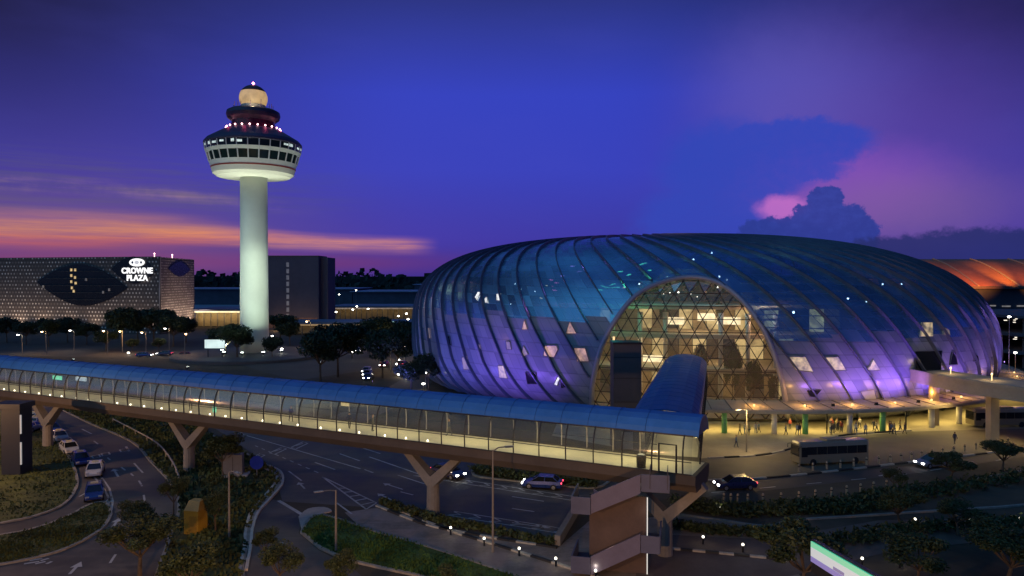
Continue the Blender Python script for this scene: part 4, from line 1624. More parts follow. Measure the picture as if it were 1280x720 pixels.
def flight(a0, z0, a1, z1, o, name):
    """sloping slab with treads plus its outer parapet, from low end a0 to high end a1"""
    mb = MB()
    w = 1.5
    n = 11
    for i in range(n):
        f0 = i / n
        am = a0 + (a1 - a0) * (f0 + .5 / n)
        zm = z0 + (z1 - z0) * (f0 + 1 / n)
        mb.box(sp_(am, o, zm - .16), (abs(a1 - a0) / n - .002, w, .32), sang)
    mb.build('flight', STD, st, SO)
    pb = MB()
    oo = o + w / 2 + .07
    vs = []
    for q in (oo - .06, oo + .06):
        vs += [sp_(a0, q, z0 - .35), sp_(a1, q, z1 - .35), sp_(a1, q, z1 + 1.1), sp_(a0, q, z0 + 1.1)]
    pb.add(vs, [(3, 2, 1, 0), (4, 5, 6, 7), (0, 1, 5, 4), (1, 2, 6, 5), (2, 3, 7, 6), (3, 0, 4, 7)])
    pb.build('parapet', LAV, st, SO)


flight(-2.0, 5.3, 1.75, 7.1, 1.0, 'a')
flight(-2.0, 0.55, 1.75, 2.6, 1.0, 'b')
flight(1.75, 2.9, -2.0, 5.2, -1.0, 'c')
for (a, o, z, L, wd) in ((-2.75, 0, 5.15, 1.45, 3.7), (2.5, 0, 2.55, 1.4, 3.7), (-2.75, 0, .55, 1.45, 3.7), (2.85, .4, 7.15, 2.1, 2.6)):
    MB().box(sp_(a, o, z - .15), (L, wd, .3), sang).build('landing', STD, st, SO)
    mb = MB()
    e_ = a + (L / 2 if a > 0 else -L / 2)
    mb.box(sp_(a, o + wd / 2 + .06, z + .4), (L, .12, 1.3), sang)
    if z < 7:
        mb.box(sp_(e_, o, z + .4), (.12, wd, 1.3), sang)
    mb.build('parapet', mat('landing_parapet', (0.10, 0.11, 0.18), 0.6, var=.15), st, SO)
MB().box(sp_(2.2, .2, 3.0), (.07, .07, 6.0), sang).build('lamp_tube', emit('tube_lamp', (1, .94, .86), .8), st, SO)
light('POINT', 'stair_light', sp_(-.6, 1.6, 2.6), 7, (1, .6, .4), st, .3)
light('POINT', 'stair_light', sp_(2.3, .9, 5.0), 8, (1, .75, .6), st, .3)
for (a, ang) in ((2.45, 0.0), (3.75, 0.0)):
    MB().box(sp_(a, 1.1, 7.9), (.06, 1.5, 1.5), sang).build('gate_panel', STD, st, SO)

# dark lift tower in front of the arch
lt = thing('lift_tower', 'dark plain lift tower standing in front of the arched entrance left of the footbridge arm', 'tower', (15.5, 98, 0))
LO = lt.location
MB().box((15.5, 99.6, 7.1), (3.75, 3.2, 14.2)).build('shaft', mat('lift_clad', (0.085, 0.075, 0.085), 0.6, var=.15, scale=.4), lt, LO)
MB().box((15.5, 99.6, 14.3), (3.95, 3.4, .25)).build('roof_cap', DKMETAL, lt, LO)
for zz in (3.2, 6.4, 9.6, 12.4):
    MB().box((15.5, 97.99, zz), (3.75, .03, .06)).build('cladding_joint', DKMETAL, lt, LO)
MB().box((15.5, 97.97, 1.2), (1.5, .06, 2.3)).build('door', GREYMETAL, lt, LO)
# dark lift tower at the far left end of the bridge
lt2 = thing('lift_tower', 'dark blue lift tower with a pale strip light under the left end of the footbridge', 'tower', (-58.2, 86, 0))
LO = lt2.location
MB().box((-58.4, 86, 3.9), (2.2, 2.2, 7.8)).build('shaft', mat('lift_navy', (0.012, 0.016, 0.035), 0.5, var=.15), lt2, LO)
MB().box((-58.8, 86, 8.1), (3.4, 2.8, .6)).build('head', mat('lift_navy', (0.012, 0.016, 0.035)), lt2, LO)
MB().box((-57.22, 84.95, 2.6), (.14, .14, 2.6)).build('strip_lamp', emit('dim_strip', (.7, .72, .75), .35), lt2, LO)
MB().box((-57.22, 84.95, 6.0), (.14, .14, 2.2)).build('strip_lamp', emit('dim_strip', (.7, .72, .75), .35), lt2, LO)

# ------------------------------------------------------------------ hotel with the white sign
HC = Vector((-144.4, 300.0))
HL = Vector((-252.0, 326.0))
HR_ = Vector((-148.6, 342.0))
hd = (HC - HL).normalized()
hn = Vector((hd.y, -hd.x))
HZ = 32.0
ht = thing('hotel_building', 'long hotel clad in dotted pale panels with eye-shaped windows and a big white sign', 'building', (HC.x, HC.y, 0))
HO = ht.location


def facade_mat(name, sc):
    m = bpy.data.materials.new(name)
    m.use_nodes = True
    nt = m.node_tree
    t_ = NT(nt)
    bs = nt.nodes['Principled BSDF']
    uv = t_.node('ShaderNodeUVMap')
    sp = t_.node('ShaderNodeSeparateXYZ')
    nt.links.new(uv.outputs[0], sp.inputs[0])
    U, V = X(t_, sp.outputs[0]) * sc, X(t_, sp.outputs[1]) * sc
    row = t_.math('FLOOR', V)
    fu = t_.math('FRACT', U + t_.math('MODULO', row, 2.0) * 0.5) - 0.5
    fv = t_.math('FRACT', V) - 0.5
    d = fu.abs() + fv.abs()
    cell = t_.node('ShaderNodeTexWhiteNoise', noise_dimensions='2D')
    nt.links.new(t_.vec(t_.math('FLOOR', U + t_.math('MODULO', row, 2.0) * 0.5), row, 0.0), cell.inputs['Vector'])
    wn = X(t_, cell.outputs[0])
    dot = t_.smooth(0.3, 0.2, d)
    big = t_.noise(t_.vec(U * 0.09, V * 0.09, 0.0), 1.0, 2)
    col = t_.mix(t_.smooth(0.3, 0.46, d), (0.17, 0.135, 0.11, 1), (0.085, 0.065, 0.055, 1))
    col = t_.mix(dot * t_.smooth(0.25, 0.9, wn + big * 0.3), col, (0.78, 0.7, 0.6, 1))
    nt.links.new(col, bs.inputs['Base Color'])
    bs.inputs['Roughness'].default_value = 0.6
    b_ = t_.node('ShaderNodeBump')
    b_.inputs['Strength'].default_value = 0.4
    t_.put(dot, b_.inputs['Height'])
    nt.links.new(b_.outputs[0], bs.inputs['Normal'])
    return m


FAC = facade_mat('hotel_facade', 0.62)


def uvwall(name, a, b, z0, z1, m, parent, org, thick=0.6):
    d_ = (b - a).normalized()
    nn = Vector((d_.y, -d_.x))
    L = (b - a).length
    mb = MB()
    c_, e_ = a - nn * thick, b - nn * thick
    mb.add([(a.x, a.y, z0), (b.x, b.y, z0), (b.x, b.y, z1), (a.x, a.y, z1), (c_.x, c_.y, z0), (e_.x, e_.y, z0), (e_.x, e_.y, z1), (c_.x, c_.y, z1)],
           [(0, 1, 2, 3), (5, 4, 7, 6), (3, 2, 6, 7), (1, 5, 6, 2), (4, 0, 3, 7)])
    o = mb.build(name, m, parent, org)
    l_ = o.data.uv_layers.new(name='UVMap')
    for i, p in enumerate(((0, z0), (L, z0), (L, z1), (0, z1))):
        l_.data[i].uv = p
    return o


uvwall('facade', HL, HC, 0, HZ, FAC, ht, HO)
FAC2 = facade_mat('hotel_facade_side', 0.9)
uvwall('facade', HC, HR_, 0, HZ - .2, FAC2, ht, HO)
MB().prism([HL, HC, HR_, HL + (HR_ - HC)], HZ - 1.2, HZ - .7).build('roof', CONCD, ht, HO)


def lens(cx, cz, w, h, org_, d_, nn, tip=0.0, n=20, pw=1.0):
    P_ = []
    for i in range(n + 1):
        u = -1 + 2 * i / n
        P_.append((u * w, h * (1 - abs(u) ** 1.8) ** pw + tip * u))
    Q = P_ + [(x, -h * (1 - abs(x / w) ** 1.8) ** pw + tip * x / w) for x, _ in reversed(P_[1:-1])]
    c = org_ + d_ * cx
    return [Vector((c.x + d_.x * x + nn.x * .2, c.y + d_.y * x + nn.y * .2, cz + z)) for x, z in Q]


def lens_part(name, pts, nn, m, depth=.25):
    mb = MB()
    n = len(pts)
    v = Vector((nn.x, nn.y, 0)) * depth
    mb.add(pts + [p - v for p in pts], [tuple(range(n)), tuple(range(2 * n - 1, n - 1, -1))] + [(i, n + i, n + (i + 1) % n, (i + 1) % n) for i in range(n)])
    return mb.build(name, m, ht, HO)


EYE = mat('eye_glass', (0.012, 0.011, 0.012), 0.25, var=.4, scale=.3)
Lh = (HC - HL).length
# px 10..140 at y 332..386 : the big eye; the sign's oval; the small eye round the corner
b1 = lens(-38.5, 20.2, 23.0, 8.8, HC, hd, hn, -1.2)
eye = lens_part('eye_window', b1, hn, EYE)
b2 = lens(-12.5, 26.5, 11.0, 5.6, HC, hd, hn, -.4)
lens_part('sign_recess', b2, hn, EYE)
sd = (HR_ - HC).normalized()
sn2 = Vector((sd.y, -sd.x))
b3 = lens(22.5, 27.0, 13.5, 3.2, HC, sd, sn2, 0)
lens_part('eye_window', b3, sn2, EYE)
fm = MB()
for zz in (14, 17, 20, 23, 26):
    half = 23 * max(0, 1 - (abs(zz - 20.2) / 8.8)) ** .55
    c = HC + hd * -38.5 + hn * .3
    if half > 2:
        fm.tube([(c.x - hd.x * half * .95, c.y - hd.y * half * .95, zz), (c.x + hd.x * half * .9, c.y + hd.y * half * .9, zz)], .12, 4)
fm.build('balcony_rail', mat('balcony', (0.05, 0.045, 0.04), .6), eye, None)
eye.children[0].location = -HO
for (du, zz) in ((-43.5, 26.6), (-43.5, 24.2), (-43.5, 21.6), (-43.2, 19.0), (-41.5, 26.6), (-41.6, 23.4), (-41.3, 21.0), (-42.3, 17.6), (-24.5, 18.3), (-27.5, 17.2), (-36, 22.5), (-58, 19.5)):
    c = HC + hd * du + hn * .35
    br_ = (du < -41 and du > -45)
    MB().box((c.x, c.y, zz), (.95, .12, 1.1), math.atan2(hd.y, hd.x)).build('lit_window', emit('hotel_lit', (1, .68, .25), .8, .6, 1) if br_ else emit('hotel_dim', (.6, .45, .3), .12, .6, 1), ht, HO)
SIGNW = emit('sign_white', (1, 1, 1), 1.25)


def text(me, loc, ang, parent, m):
    me.materials.clear()
    me.materials.append(m)
    o = bpy.data.objects.new('lettering', me)
    COL.objects.link(o)
    o.rotation_euler = (R(90), 0, ang)
    o.location = Vector(loc) - parent.location
    o.parent = parent
    return o


sc_ = HC + hd * -10.6 + hn * .55
ha = math.atan2(hd.y, hd.x)
sgn_ = thing('hotel_sign', 'big white lit sign with an oval emblem over two lines of letters', 'sign', (sc_.x, sc_.y, 26))
text(SIGN_WORDS[0], (sc_.x, sc_.y, 26.1), ha, sgn_, SIGNW)
text(SIGN_WORDS[1], (sc_.x, sc_.y, 23.1), ha, sgn_, SIGNW)


def ell(cx, cz, rx, rz_, y=0.0, n=28):
    return [(sc_.x + hd.x * (cx + rx * math.cos(2 * math.pi * i / n)) + hn.x * y, sc_.y + hd.y * (cx + rx * math.cos(2 * math.pi * i / n)) + hn.y * y, cz + rz_ * math.sin(2 * math.pi * i / n)) for i in range(n)]


def disc(cx, cz, rx, rz_, y0, y1, m, name):
    a, b = ell(cx, cz, rx, rz_, y0), ell(cx, cz, rx, rz_, y1)
    n = len(a)
    MB().add(a + b, [tuple(range(n)), tuple(range(n, 2 * n))] + [(i, (i + 1) % n, n + (i + 1) % n, n + i) for i in range(n)]).build(name, m, sgn_, sgn_.location)


disc(0, 29.6, 3.7, 1.65, -.1, .1, SIGNW, 'emblem')
EMB = mat('emblem_grey', (.25, .25, .3), .5)
disc(-2.1, 29.6, .5, .55, .08, .16, EMB, 'emblem_mark')
disc(2.1, 29.6, .5, .55, .08, .16, EMB, 'emblem_mark')
disc(0, 29.6, 1.1, .8, .08, .14, emit('emblem_mid', (.75, .75, .8), .7), 'emblem_mark')
for x_, z_ in ((-2.6, HZ + .3), (14, HZ + .2)):
    c = HC + (hd * x_ if x_ < 0 else sd * x_)
    MB().lathe([(.15, -1.0), (.15, .1), (.35, .3), (0, .7)], (c.x, c.y, z_ + .6), 8).build('roof_beacon', emit('pink_beacon', (1, .55, .6), 5), ht, HO)
for i in range(8):
    c = HC + hd * (-6 - i * 13) + hn * 5.5
    light('SPOT', 'facade_light', (c.x, c.y, 1.0), 5200 if i > 3 else 3600, (1, .76, .58), ht, .5, (c.x - hn.x * 5, c.y - hn.y * 5, 16), 120, 1.0)
for i in range(3):
    c = HC + sd * (7 + i * 14) + sn2 * 6
    light('SPOT', 'facade_light', (c.x, c.y, 1.0), 13000, (1, .76, .62), ht, .5, (c.x - sn2.x * 6, c.y - sn2.y * 6, 15), 120, 1.0)

# darker block of the hotel behind the tower
ex = thing('office_block', 'plain dark slab block with a narrow strip of windows behind the control tower', 'building', (-100, 330, 0))
EO = ex.location
EXM = mat('block_wall', (0.13, 0.11, 0.135), 0.7, var=.2, scale=.08)
MB().box((-104.4, 337, 16.5), (34.2, 14, 33)).build('wall', EXM, ex, EO)
MB().box((-85.7, 341, 16.3), (3.2, 14, 32.6)).build('wall', mat('block_side', (0.16, 0.14, 0.15), .7, var=.15), ex, EO)
MB().box((-104.4, 337, 33.1), (34.6, 14.4, .4)).build('roof_edge', CONCD, ex, EO)
for i in range(9):
    zz = 6 + i * 2.9
    MB().box((-101.2, 329.95, zz), (1.2, .12, 2.0)).build('window', emit('strip_pane', (.5, .45, .5), .10 + .05 * (i % 3 == 0), .5, 1), ex, EO)
MB().box((-104.4, 329.9, 3), (33, .2, 4.5)).build('ground_floor_wall', mat('block_base', (.3, .17, .12), .7), ex, EO)
light('POINT', 'wall_light', (-104, 322, 3), 500, SODIUM, ex, .5)
light('POINT', 'wall_light', (-92, 323, 3), 400, SODIUM, ex, .5)

# low lit terminal halls between and beyond
def hall(x0, x1, Y, z1, label, lit, n, en=600, dep=30):
    t_ = thing('terminal_hall', label, 'building', ((x0 + x1) / 2, Y, 0))
    o_ = t_.location
    MB().box(((x0 + x1) / 2, Y + dep / 2 + .3, z1 / 2), (x1 - x0, dep, z1 - .8)).build('wall', mat('hall_wall', (.42, .33, .2), .7, var=.3, scale=.2), t_, o_)
    MB().box(((x0 + x1) / 2, Y + dep / 2 - 2.5, z1), (x1 - x0 + 2, dep + 7, .8)).build('roof', mat('hall_roof', (.2, .21, .27), .7, var=.3, scale=.05), t_, o_)
    mb = MB().box(((x0 + x1) / 2, Y - 2.6, z1 - .9), (x1 - x0, .3, .7))
    mb.build('light_strip', lit, t_, o_)
    for i in range(n):
        MB().box((x0 + (x1 - x0) * (i + .5) / n, Y - 1.5, z1 / 2 - .2), (.5, .5, z1 - .5)).build('pier', CONCD, t_, o_)
    if en:
        d = light('AREA', 'hall_light', ((x0 + x1) / 2, Y - 4, z1 * .75), en, (1, .72, .36), t_, size=(x1 - x0, 1.0), target=((x0 + x1) / 2, Y + 3, 1.5))
    return t_


hall(-150, -118, 346, 8.2, 'low flat hall with a glowing yellow front between the hotel and the control tower', emit('hall_strip', (1, .85, .5), 1.6, .5, .3), 10, 900)
hall(-98, -46, 400, 7.6, 'long low flat-roofed hall with an arcade of small lights right of the dark block', emit('hall_strip_dim', (.7, .55, .5), .35, .7, .4), 18, 350)
hall(-92, -42, 300, 5.0, 'low pale deck building with dim lamps in front of the lit arcade', emit('deck_strip', (.8, .5, .25), .3, .7, .2), 12, 150, 14)
for i, (x0, x1, Y, z1, w) in enumerate(((-330, -140, 640, 13.5, 'wide bluish shed roof far behind the hotel'), (-135, -20, 620, 11.5, 'wide bluish shed roof far behind the lit arcade'), (-120, 90, 900, 15.0, 'longest and farthest pale shed roof below the tree line'))):
    t_ = thing('hangar', w, 'building', ((x0 + x1) / 2, Y, 0))
    o_ = t_.location
    MB().box(((x0 + x1) / 2, Y + 40, z1 / 2), (x1 - x0, 80, z1)).build('wall', mat('shed_wall', (.09, .085, .12), .8, var=.4, scale=.03), t_, o_)
    MB().prism([(x0 - 2, Y - 3), (x1 + 2, Y - 3), (x1 + 2, Y + 84), (x0 - 2, Y + 84)], z1, z1 + .7).build('roof', mat('shed_roof', (.30, .31, .42), .6, var=.25, scale=.03), t_, o_)

# distant wooded ridge: many small leaf clumps, too far to count
tl = MB()
rnd = random.Random(3)
for i in range(6500):
    a = rnd.uniform(-62, 58)
    d_ = rnd.uniform(1300, 1700)
    hh = 30 + 6 * math.sin(a * .31) + 6 * math.sin(a * 1.1 + 1) + 5 * math.sin(a * 2.7)
    x, y = d_ * math.sin(R(a)), d_ * math.cos(R(a))
    z = rnd.uniform(0, hh) + 2
    w = rnd.uniform(5, 13)
    n1 = Vector((rnd.gauss(0, 1), rnd.gauss(0, 1), rnd.gauss(0, 1))).normalized()
    n2 = n1.orthogonal().normalized()
    n3 = n1.cross(n2)
    c = Vector((x, y, z))
    tl.add([c + n2 * w * .6, c + n3 * w * .5, c - n2 * w * .6, c - n3 * w * .5 + n1 * 2], [(0, 1, 2, 3)])
tl.ribbon([(1480 * math.sin(R(a)), 1480 * math.cos(R(a))) for a in range(-62, 60, 4)], 60, 0, dz=27)
struct('woodland', tl, mat('far_wood', (.03, .04, .035), .9, var=.4, scale=.02), kind='stuff')

# old terminal with the glowing orange roof on the right
ot = thing('terminal_building', 'terminal with a glowing orange ribbed roof behind the right end of the glass dome', 'building', (190, 290, 0))
OO = ot.location
OT_M = mat('orange_roof', (.62, .2, .10), .5, var=.25, scale=.12)
vs, fs = [], []
nx_, ny_ = 60, 10
for i in range(nx_ + 1):
    x = 128 + i * 2.6
    for j in range(ny_ + 1):
        u = j / ny_
        vs.append((x, 274 + 30 * u, 20.2 + 10.8 * (u * .5 + .5 * math.sin(u * math.pi / 2)) - .35 * abs(math.sin(i * math.pi / 10)) * (1 - u)))
for i in range(nx_):
    for j in range(ny_):
        a = i * (ny_ + 1) + j
        fs.append((a, a + ny_ + 1, a + ny_ + 2, a + 1))
MB().add(vs, fs).build('roof', OT_M, ot, OO, smooth=True)
for i in range(0, nx_ + 1, 6):
    MB().tube([Vector(vs[i * (ny_ + 1) + j]) + Vector((0, -.1, .15)) for j in range(ny_ + 1)], .35, 5).build('roof_rib', mat('orange_rib', (.6, .35, .2), .5), ot, OO)
MB().box((206, 291, 10), (156, 30, 20)).build('wall', mat('terminal_wall', (.05, .05, .075), .7, var=.3, scale=.1), ot, OO)
MB().box((206, 273.6, 19.6), (158, 1.4, 1.0)).build('eave', mat('eave', (.1, .06, .06), .6), ot, OO)
for i in range(11):
    x = 134 + i * 13
    light('SPOT', 'roof_light', (x, 256, 20.5), 48000 if i % 2 else 110000, (1, .34 + .12 * (i % 2 == 0), .07), ot, .5, (x + 3, 290, 26.5), 62 if i % 2 else 26, 1.0)
ol = MB()
for i in range(26):
    MB().box((136 + i * 5.6, 275.6, 12.5 + (i % 3) * .1), (3.2, .2, .5)).build('lit_window', emit('terminal_pane', (.9, .8, .7), .25, .6, .5), ot, OO)
# open car park decks with rows of lamps
cp = thing('car_park', 'open multi-storey car park with rows of small lamps to the right of the dome', 'building', (150, 190, 0))
CO = cp.location
for z_ in (4.0, 8.6, 13.2):
    MB().box((158, 205, z_), (60, 40, .7)).build('deck', mat('park_deck', (.16, .13, .14), .8, var=.2), cp, CO)
for i in range(10):
    MB().box((130.5 + i * 6, 186, 6.6), (.6, .6, 13.0)).build('column', CONCD, cp, CO)
MB().box((158, 224, 6.5), (60, 1, 13)).build('wall', CONCD, cp, CO)
for z_ in (7.6, 12.2):
    for i in range(24):
        MB().box((129 + i * 2.4 + random.uniform(-.6, .6), 186 + random.choice((2, 8, 14)), z_ - random.uniform(0, .5)), (random.uniform(.3, 1.1), .3, .16)).build('lamp', emit('park_lamp', (.95, .85, .7), 1.8), cp, CO)

# ------------------------------------------------------------------ vegetation
rnd = random.Random(11)


def leaf_cloud(n, clumps, size, rr):
    """crown made of separate leaf sprays gathered in uneven clumps"""
    mb = MB()
    for i in range(n):
        c, rad = clumps[rr.randrange(len(clumps))]
        d_ = Vector((rr.gauss(0, 1), rr.gauss(0, 1), rr.gauss(0, 1))).normalized() * (rr.random() ** .45)
        p = Vector(c) + Vector((d_.x * rad, d_.y * rad, d_.z * rad * .72))
        n1 = Vector((rr.gauss(0, 1), rr.gauss(0, 1), rr.gauss(.5, 1))).normalized()
        a = n1.orthogonal().normalized()
        a = Matrix.Rotation(rr.uniform(0, 6.28), 3, n1) @ a
        b = n1.cross(a)
        w = size * rr.uniform(.6, 1.35)
        mb.add([p - a * w, p - a * w * .2 + b * w * .45, p + a * w, p + a * w * .1 - b * w * .5 - n1 * w * .15], [(0, 1, 2, 3)])
    return mb


def tree_proto(name, h, spread, n, size, seed, leafm, label, group, trunk_h=.42, layers=8):
    rr = random.Random(seed)
    t_ = thing(name, label, 'tree', (0, 0, 0), 0, group)
    clumps, tk = [], MB()
    th = h * trunk_h
    top = Vector((rr.uniform(-.2, .2), rr.uniform(-.2, .2), th))
    tk.tube([(0, 0, 0), (top.x * .4, top.y * .4, th * .5), top], [h * .028, h * .021, h * .017], 7)
    for i in range(layers):
        a = 6.283 * i / layers + rr.uniform(-.4, .4)
        rad = spread * rr.uniform(.35, .8)
        z = h * rr.uniform(.55, .9)
        e_ = Vector((math.cos(a) * rad, math.sin(a) * rad, z))
        tk.tube([top, top.lerp(e_, .5) + Vector((0, 0, -.03 * h)), e_], [h * .012, h * .009, h * .004], 5)
        clumps.append((e_, spread * rr.uniform(.28, .5)))
    clumps.append((Vector((0, 0, h * .86)), spread * .45))
    tk.build('trunk', BARK, t_)
    leaf_cloud(n, clumps, size, rr).build('crown', leafm, t_)
    return t_


NEARP = [tree_proto('broadleaf_tree', 6.0, 2.6, (5200, 3600, 4600)[i], (.12, .17, .13)[i], 21 + i, LEAF, 'x', 'trees by the near roads', .34, 9) for i in range(3)]
near_trees = [(172, 745, 55.5, 6.0, 1.0, 'dense leafy tree at the bottom edge beside the taxi road, left of the yellow booth'),
              (238, 790, 52, 4.4, .9, 'low dark tree just below the yellow booth at the bottom edge'),
              (172, 700, 62.5, 4.6, .75, 'bushy tree overhanging the right kerb of the taxi road'),
              (215, 640, 70, 4.8, .6, 'small round tree left of the yellow booth'),
              (278, 602, 84, 5.8, .75, 'dark tree right of the leftmost white branched footbridge pillar'),
              (268, 660, 66, 4.4, .6, 'slim dark tree directly right of the yellow booth'),
              (350, 760, 53, 4.6, .75, 'dark tree beside the pale ladder-like kerb at the bottom edge'),
              (330, 705, 58.5, 3.3, .6, 'small shrub-like tree between the ladder kerb and the slip road'),
              (425, 760, 51.5, 4.2, .6, 'dark tree at the bottom edge below the green triangle'),
              (560, 775, 50, 3.6, .7, 'low dark tree at the bottom edge below the footpath'),
              (1002, 760, 52, 6.6, .9, 'tall dark tree left of the slanted lit screen'),
              (1128, 660, 67, 4.2, 1.1, 'spreading dark tree above the slanted lit screen'),
              (1200, 668, 65, 4.0, 1.1, 'broad dark tree above the bottom right corner'),
              (1150, 740, 54, 4.6, 1.0, 'dark tree right of the slanted lit screen'),
              (1262, 740, 54, 5.4, 1.1, 'dark tree in the bottom right corner'),
              (1120, 620, 78, 3.2, .9, 'low bushy tree on the verge where the bollard row ends'),
              (1190, 605, 82, 4.0, 1.1, 'round bushy tree on the verge below the far motor car'),
              (1255, 598, 86, 4.6, 1.1, 'large bushy tree on the verge at the right edge')]
for i, (px, py, Y, h_, sw, lb) in enumerate(near_trees):
    x = (px - 640) / F * Y
    o = NEARP[i] if i < 3 else copy_tree(NEARP[i % 3])
    o['label'] = lb
    o.location = (x, Y, 0.1)
    o.rotation_euler = (0, 0, rnd.uniform(0, 6.28))
    h_ *= .84
    o.scale = (h_ / 6 * sw * 1.5, h_ / 6 * sw * 1.5, h_ / 6)
FARP = [tree_proto('rain_tree', 12.0, 6.4, 4200, .46, 41 + i, LEAF2, 'x', 'dark trees between the roads and the terminals', .36, 11) for i in range(3)]
ORD = ['first', 'second', 'third', 'fourth', 'fifth', 'sixth', 'seventh', 'eighth', 'ninth', 'tenth', 'eleventh', 'twelfth', 'thirteenth', 'fourteenth', 'fifteenth']
far_trees = [(422, 170, 12.5, 'big dark tree whose crown rises right above the footbridge roof, left of the traffic'), (400, 162, 10.5, 'dark tree between the round podium and the big dark tree'),
             (478, 168, 11, 'tall dark tree right of the line of tail lights'), (497, 176, 11, 'dark tree close to the left flank of the glass dome'), (470, 215, 11.5, 'dark tree behind the small blue-white lit board'),
             (440, 210, 10, 'distant dark tree above the traffic left of the lit board'), (500, 232, 9.5, 'distant dark tree beside the far car lamps'), (536, 150, 7.5, 'low dark tree under the left flank of the glass dome'),
             (514, 148, 6, 'small dark tree at the foot of the dome above the footbridge roof'), (350, 262, 10, 'green-lit tree right behind the control tower shaft'), (296, 205, 10, 'tree with a flat crown left of the control tower foot'),
             (340, 206, 6.5, 'small tree right of the control tower foot'), (282, 212, 9, 'small tree beside the white billboard'), (362, 250, 8, 'low green-lit tree below the dark block')]
for k_, px in enumerate((8, 32, 60, 84, 108, 152, 172, 192, 216, 232)):
    hs = (9, 8, 9.5, 9, 7.5, 13, 10.5, 12.5, 10.5, 9)[k_]
    far_trees.append((px, 262 - k_ % 3 * 8, hs, '%s dark tree from the left in the row before the hotel' % ORD[k_]))
far_trees += [(132, 232, 6.5, 'yellow-lit small tree under a street lamp before the hotel'), (198, 226, 4.5, 'lit rounded shrub under the orange street lamp'), (165, 230, 4.0, 'low green shrub left of the orange street lamp')]
for i, (px, Y, h_, lb) in enumerate(far_trees):
    x = (px - 640) / F * Y
    o = FARP[i] if i < 3 else copy_tree(FARP[i % 3])
    o['label'] = lb
    o.location = (x, Y, 0)
    o.rotation_euler = (0, 0, rnd.uniform(0, 6.28))
    k_ = h_ / 12
    o.scale = (k_ * rnd.uniform(.85, 1.15), k_ * rnd.uniform(.85, 1.15), k_)
for i, (sx, dd, zz, h_, lb) in enumerate(((-11.5, 7, .4, 9, 'tall dark indoor tree at the left side of the arched hall'), (1.5, 8, .4, 11, 'indoor tree rising behind the end of the footbridge arm'), (7.2, 6, .4, 11.5, 'tallest dark indoor tree right of the footbridge arm'), (10.6, 5, .4, 9, 'slim indoor tree in the right half of the arched hall'), (13.6, 5, .4, 6.5, 'low dark indoor tree in the right corner of the arched hall'), (4.4, 13, 13.4, 5.5, 'small indoor tree on the upper gallery of the arched hall'), (-5.5, 13, 13.4, 5.0, 'small indoor tree on the upper gallery left of centre'))):
    c = amid + e_s * sx + e_d * dd
    copy_tree(FARP[i % 3], (c.x, c.y, zz), rnd.uniform(0, 6), lb, 'trees inside the arched hall', (h_ / 46, h_ / 46, h_ / 12)).name = 'indoor_tree'
# clipped hedges along the verges
def hedge(pts, w, h_, label, n):
    rr = random.Random(len(label))
    c = curve(pts, 6)
    cl = []
    for p in c:
        for q in (-.33, 0, .33):
            cl.append((Vector((p.x + rr.uniform(-.3, .3), p.y + q * w, h_ * .55)), h_ * .75))
    o = leaf_cloud(n, cl, .22, rr).build('hedge', LEAF)
    tag(o, label, 'hedge')
    return o


hedge(GP([(850, 637), (920, 645), (1000, 642), (1090, 632)]), 2.2, 1.2, 'long dark clipped hedge below the row of short bollards', 4200)
hedge(GP([(1090, 632), (1160, 622), (1290, 602)]), 2.4, 1.4, 'dark hedge continuing to the right edge under the bushy trees', 3200)
hedge(GP([(596, 592), (640, 600), (690, 605), (742, 610)]), 1.2, 1.1, 'low dark hedge on the median behind the blue car', 2400)
hedge(GP([(845, 662), (900, 669), (975, 674)]), .9, .8, 'thin dark hedge edging the reddish path below the footbridge corner', 1500)
hedge(GP([(478, 632), (540, 652), (600, 665), (690, 683)]), .8, .7, 'low hedge strip along the kerb behind the brown footpath', 2200)
hedge(GP([(1010, 690), (1090, 676), (1180, 664), (1290, 660)]), 1.6, 1.0, 'dark hedge along the lower brown path at the right', 2800)
hedge(GP([(990, 640), (1060, 640), (1130, 630)]), 3.0, .9, 'shaggy dark shrub belt above the lower brown path', 2600)
# rough ground cover in the planted island
gc = MB()
rr = random.Random(5)
isl_poly = [(p.x, p.y) for p in isl_c]
xs = [p[0] for p in isl_poly]
ys = [p[1] for p in isl_poly]
while len(gc.f) < 7000:
    x, y = rr.uniform(min(xs), max(xs)), rr.uniform(max(48, min(ys)), max(ys))
    if not inpoly(x, y, isl_poly):
        continue
    if rr.random() > .35 + .65 * (math.sin(x * .9) * math.sin(y * .7) > -.1):
        continue
    w, h_ = rr.uniform(.08, .2), rr.uniform(.12, .5)
    a = rr.uniform(0, 6.28)
    dx_, dy_ = math.cos(a) * w, math.sin(a) * w
    gc.add([(x - dx_, y - dy_, .12), (x + dx_, y + dy_, .12), (x + dx_ * 1.5 + rr.uniform(-.1, .1), y + dy_ * 1.5, .12 + h_), (x - dx_ * .6, y - dy_ * .6 + rr.uniform(-.1, .1), .12 + h_ * .8)], [(0, 1, 2, 3)])
struct('ground_cover', gc, mat('cover_leaf', (.07, .06, .025), .8, var=.6, scale=.5, col2=(.06, .09, .025)), kind='stuff')

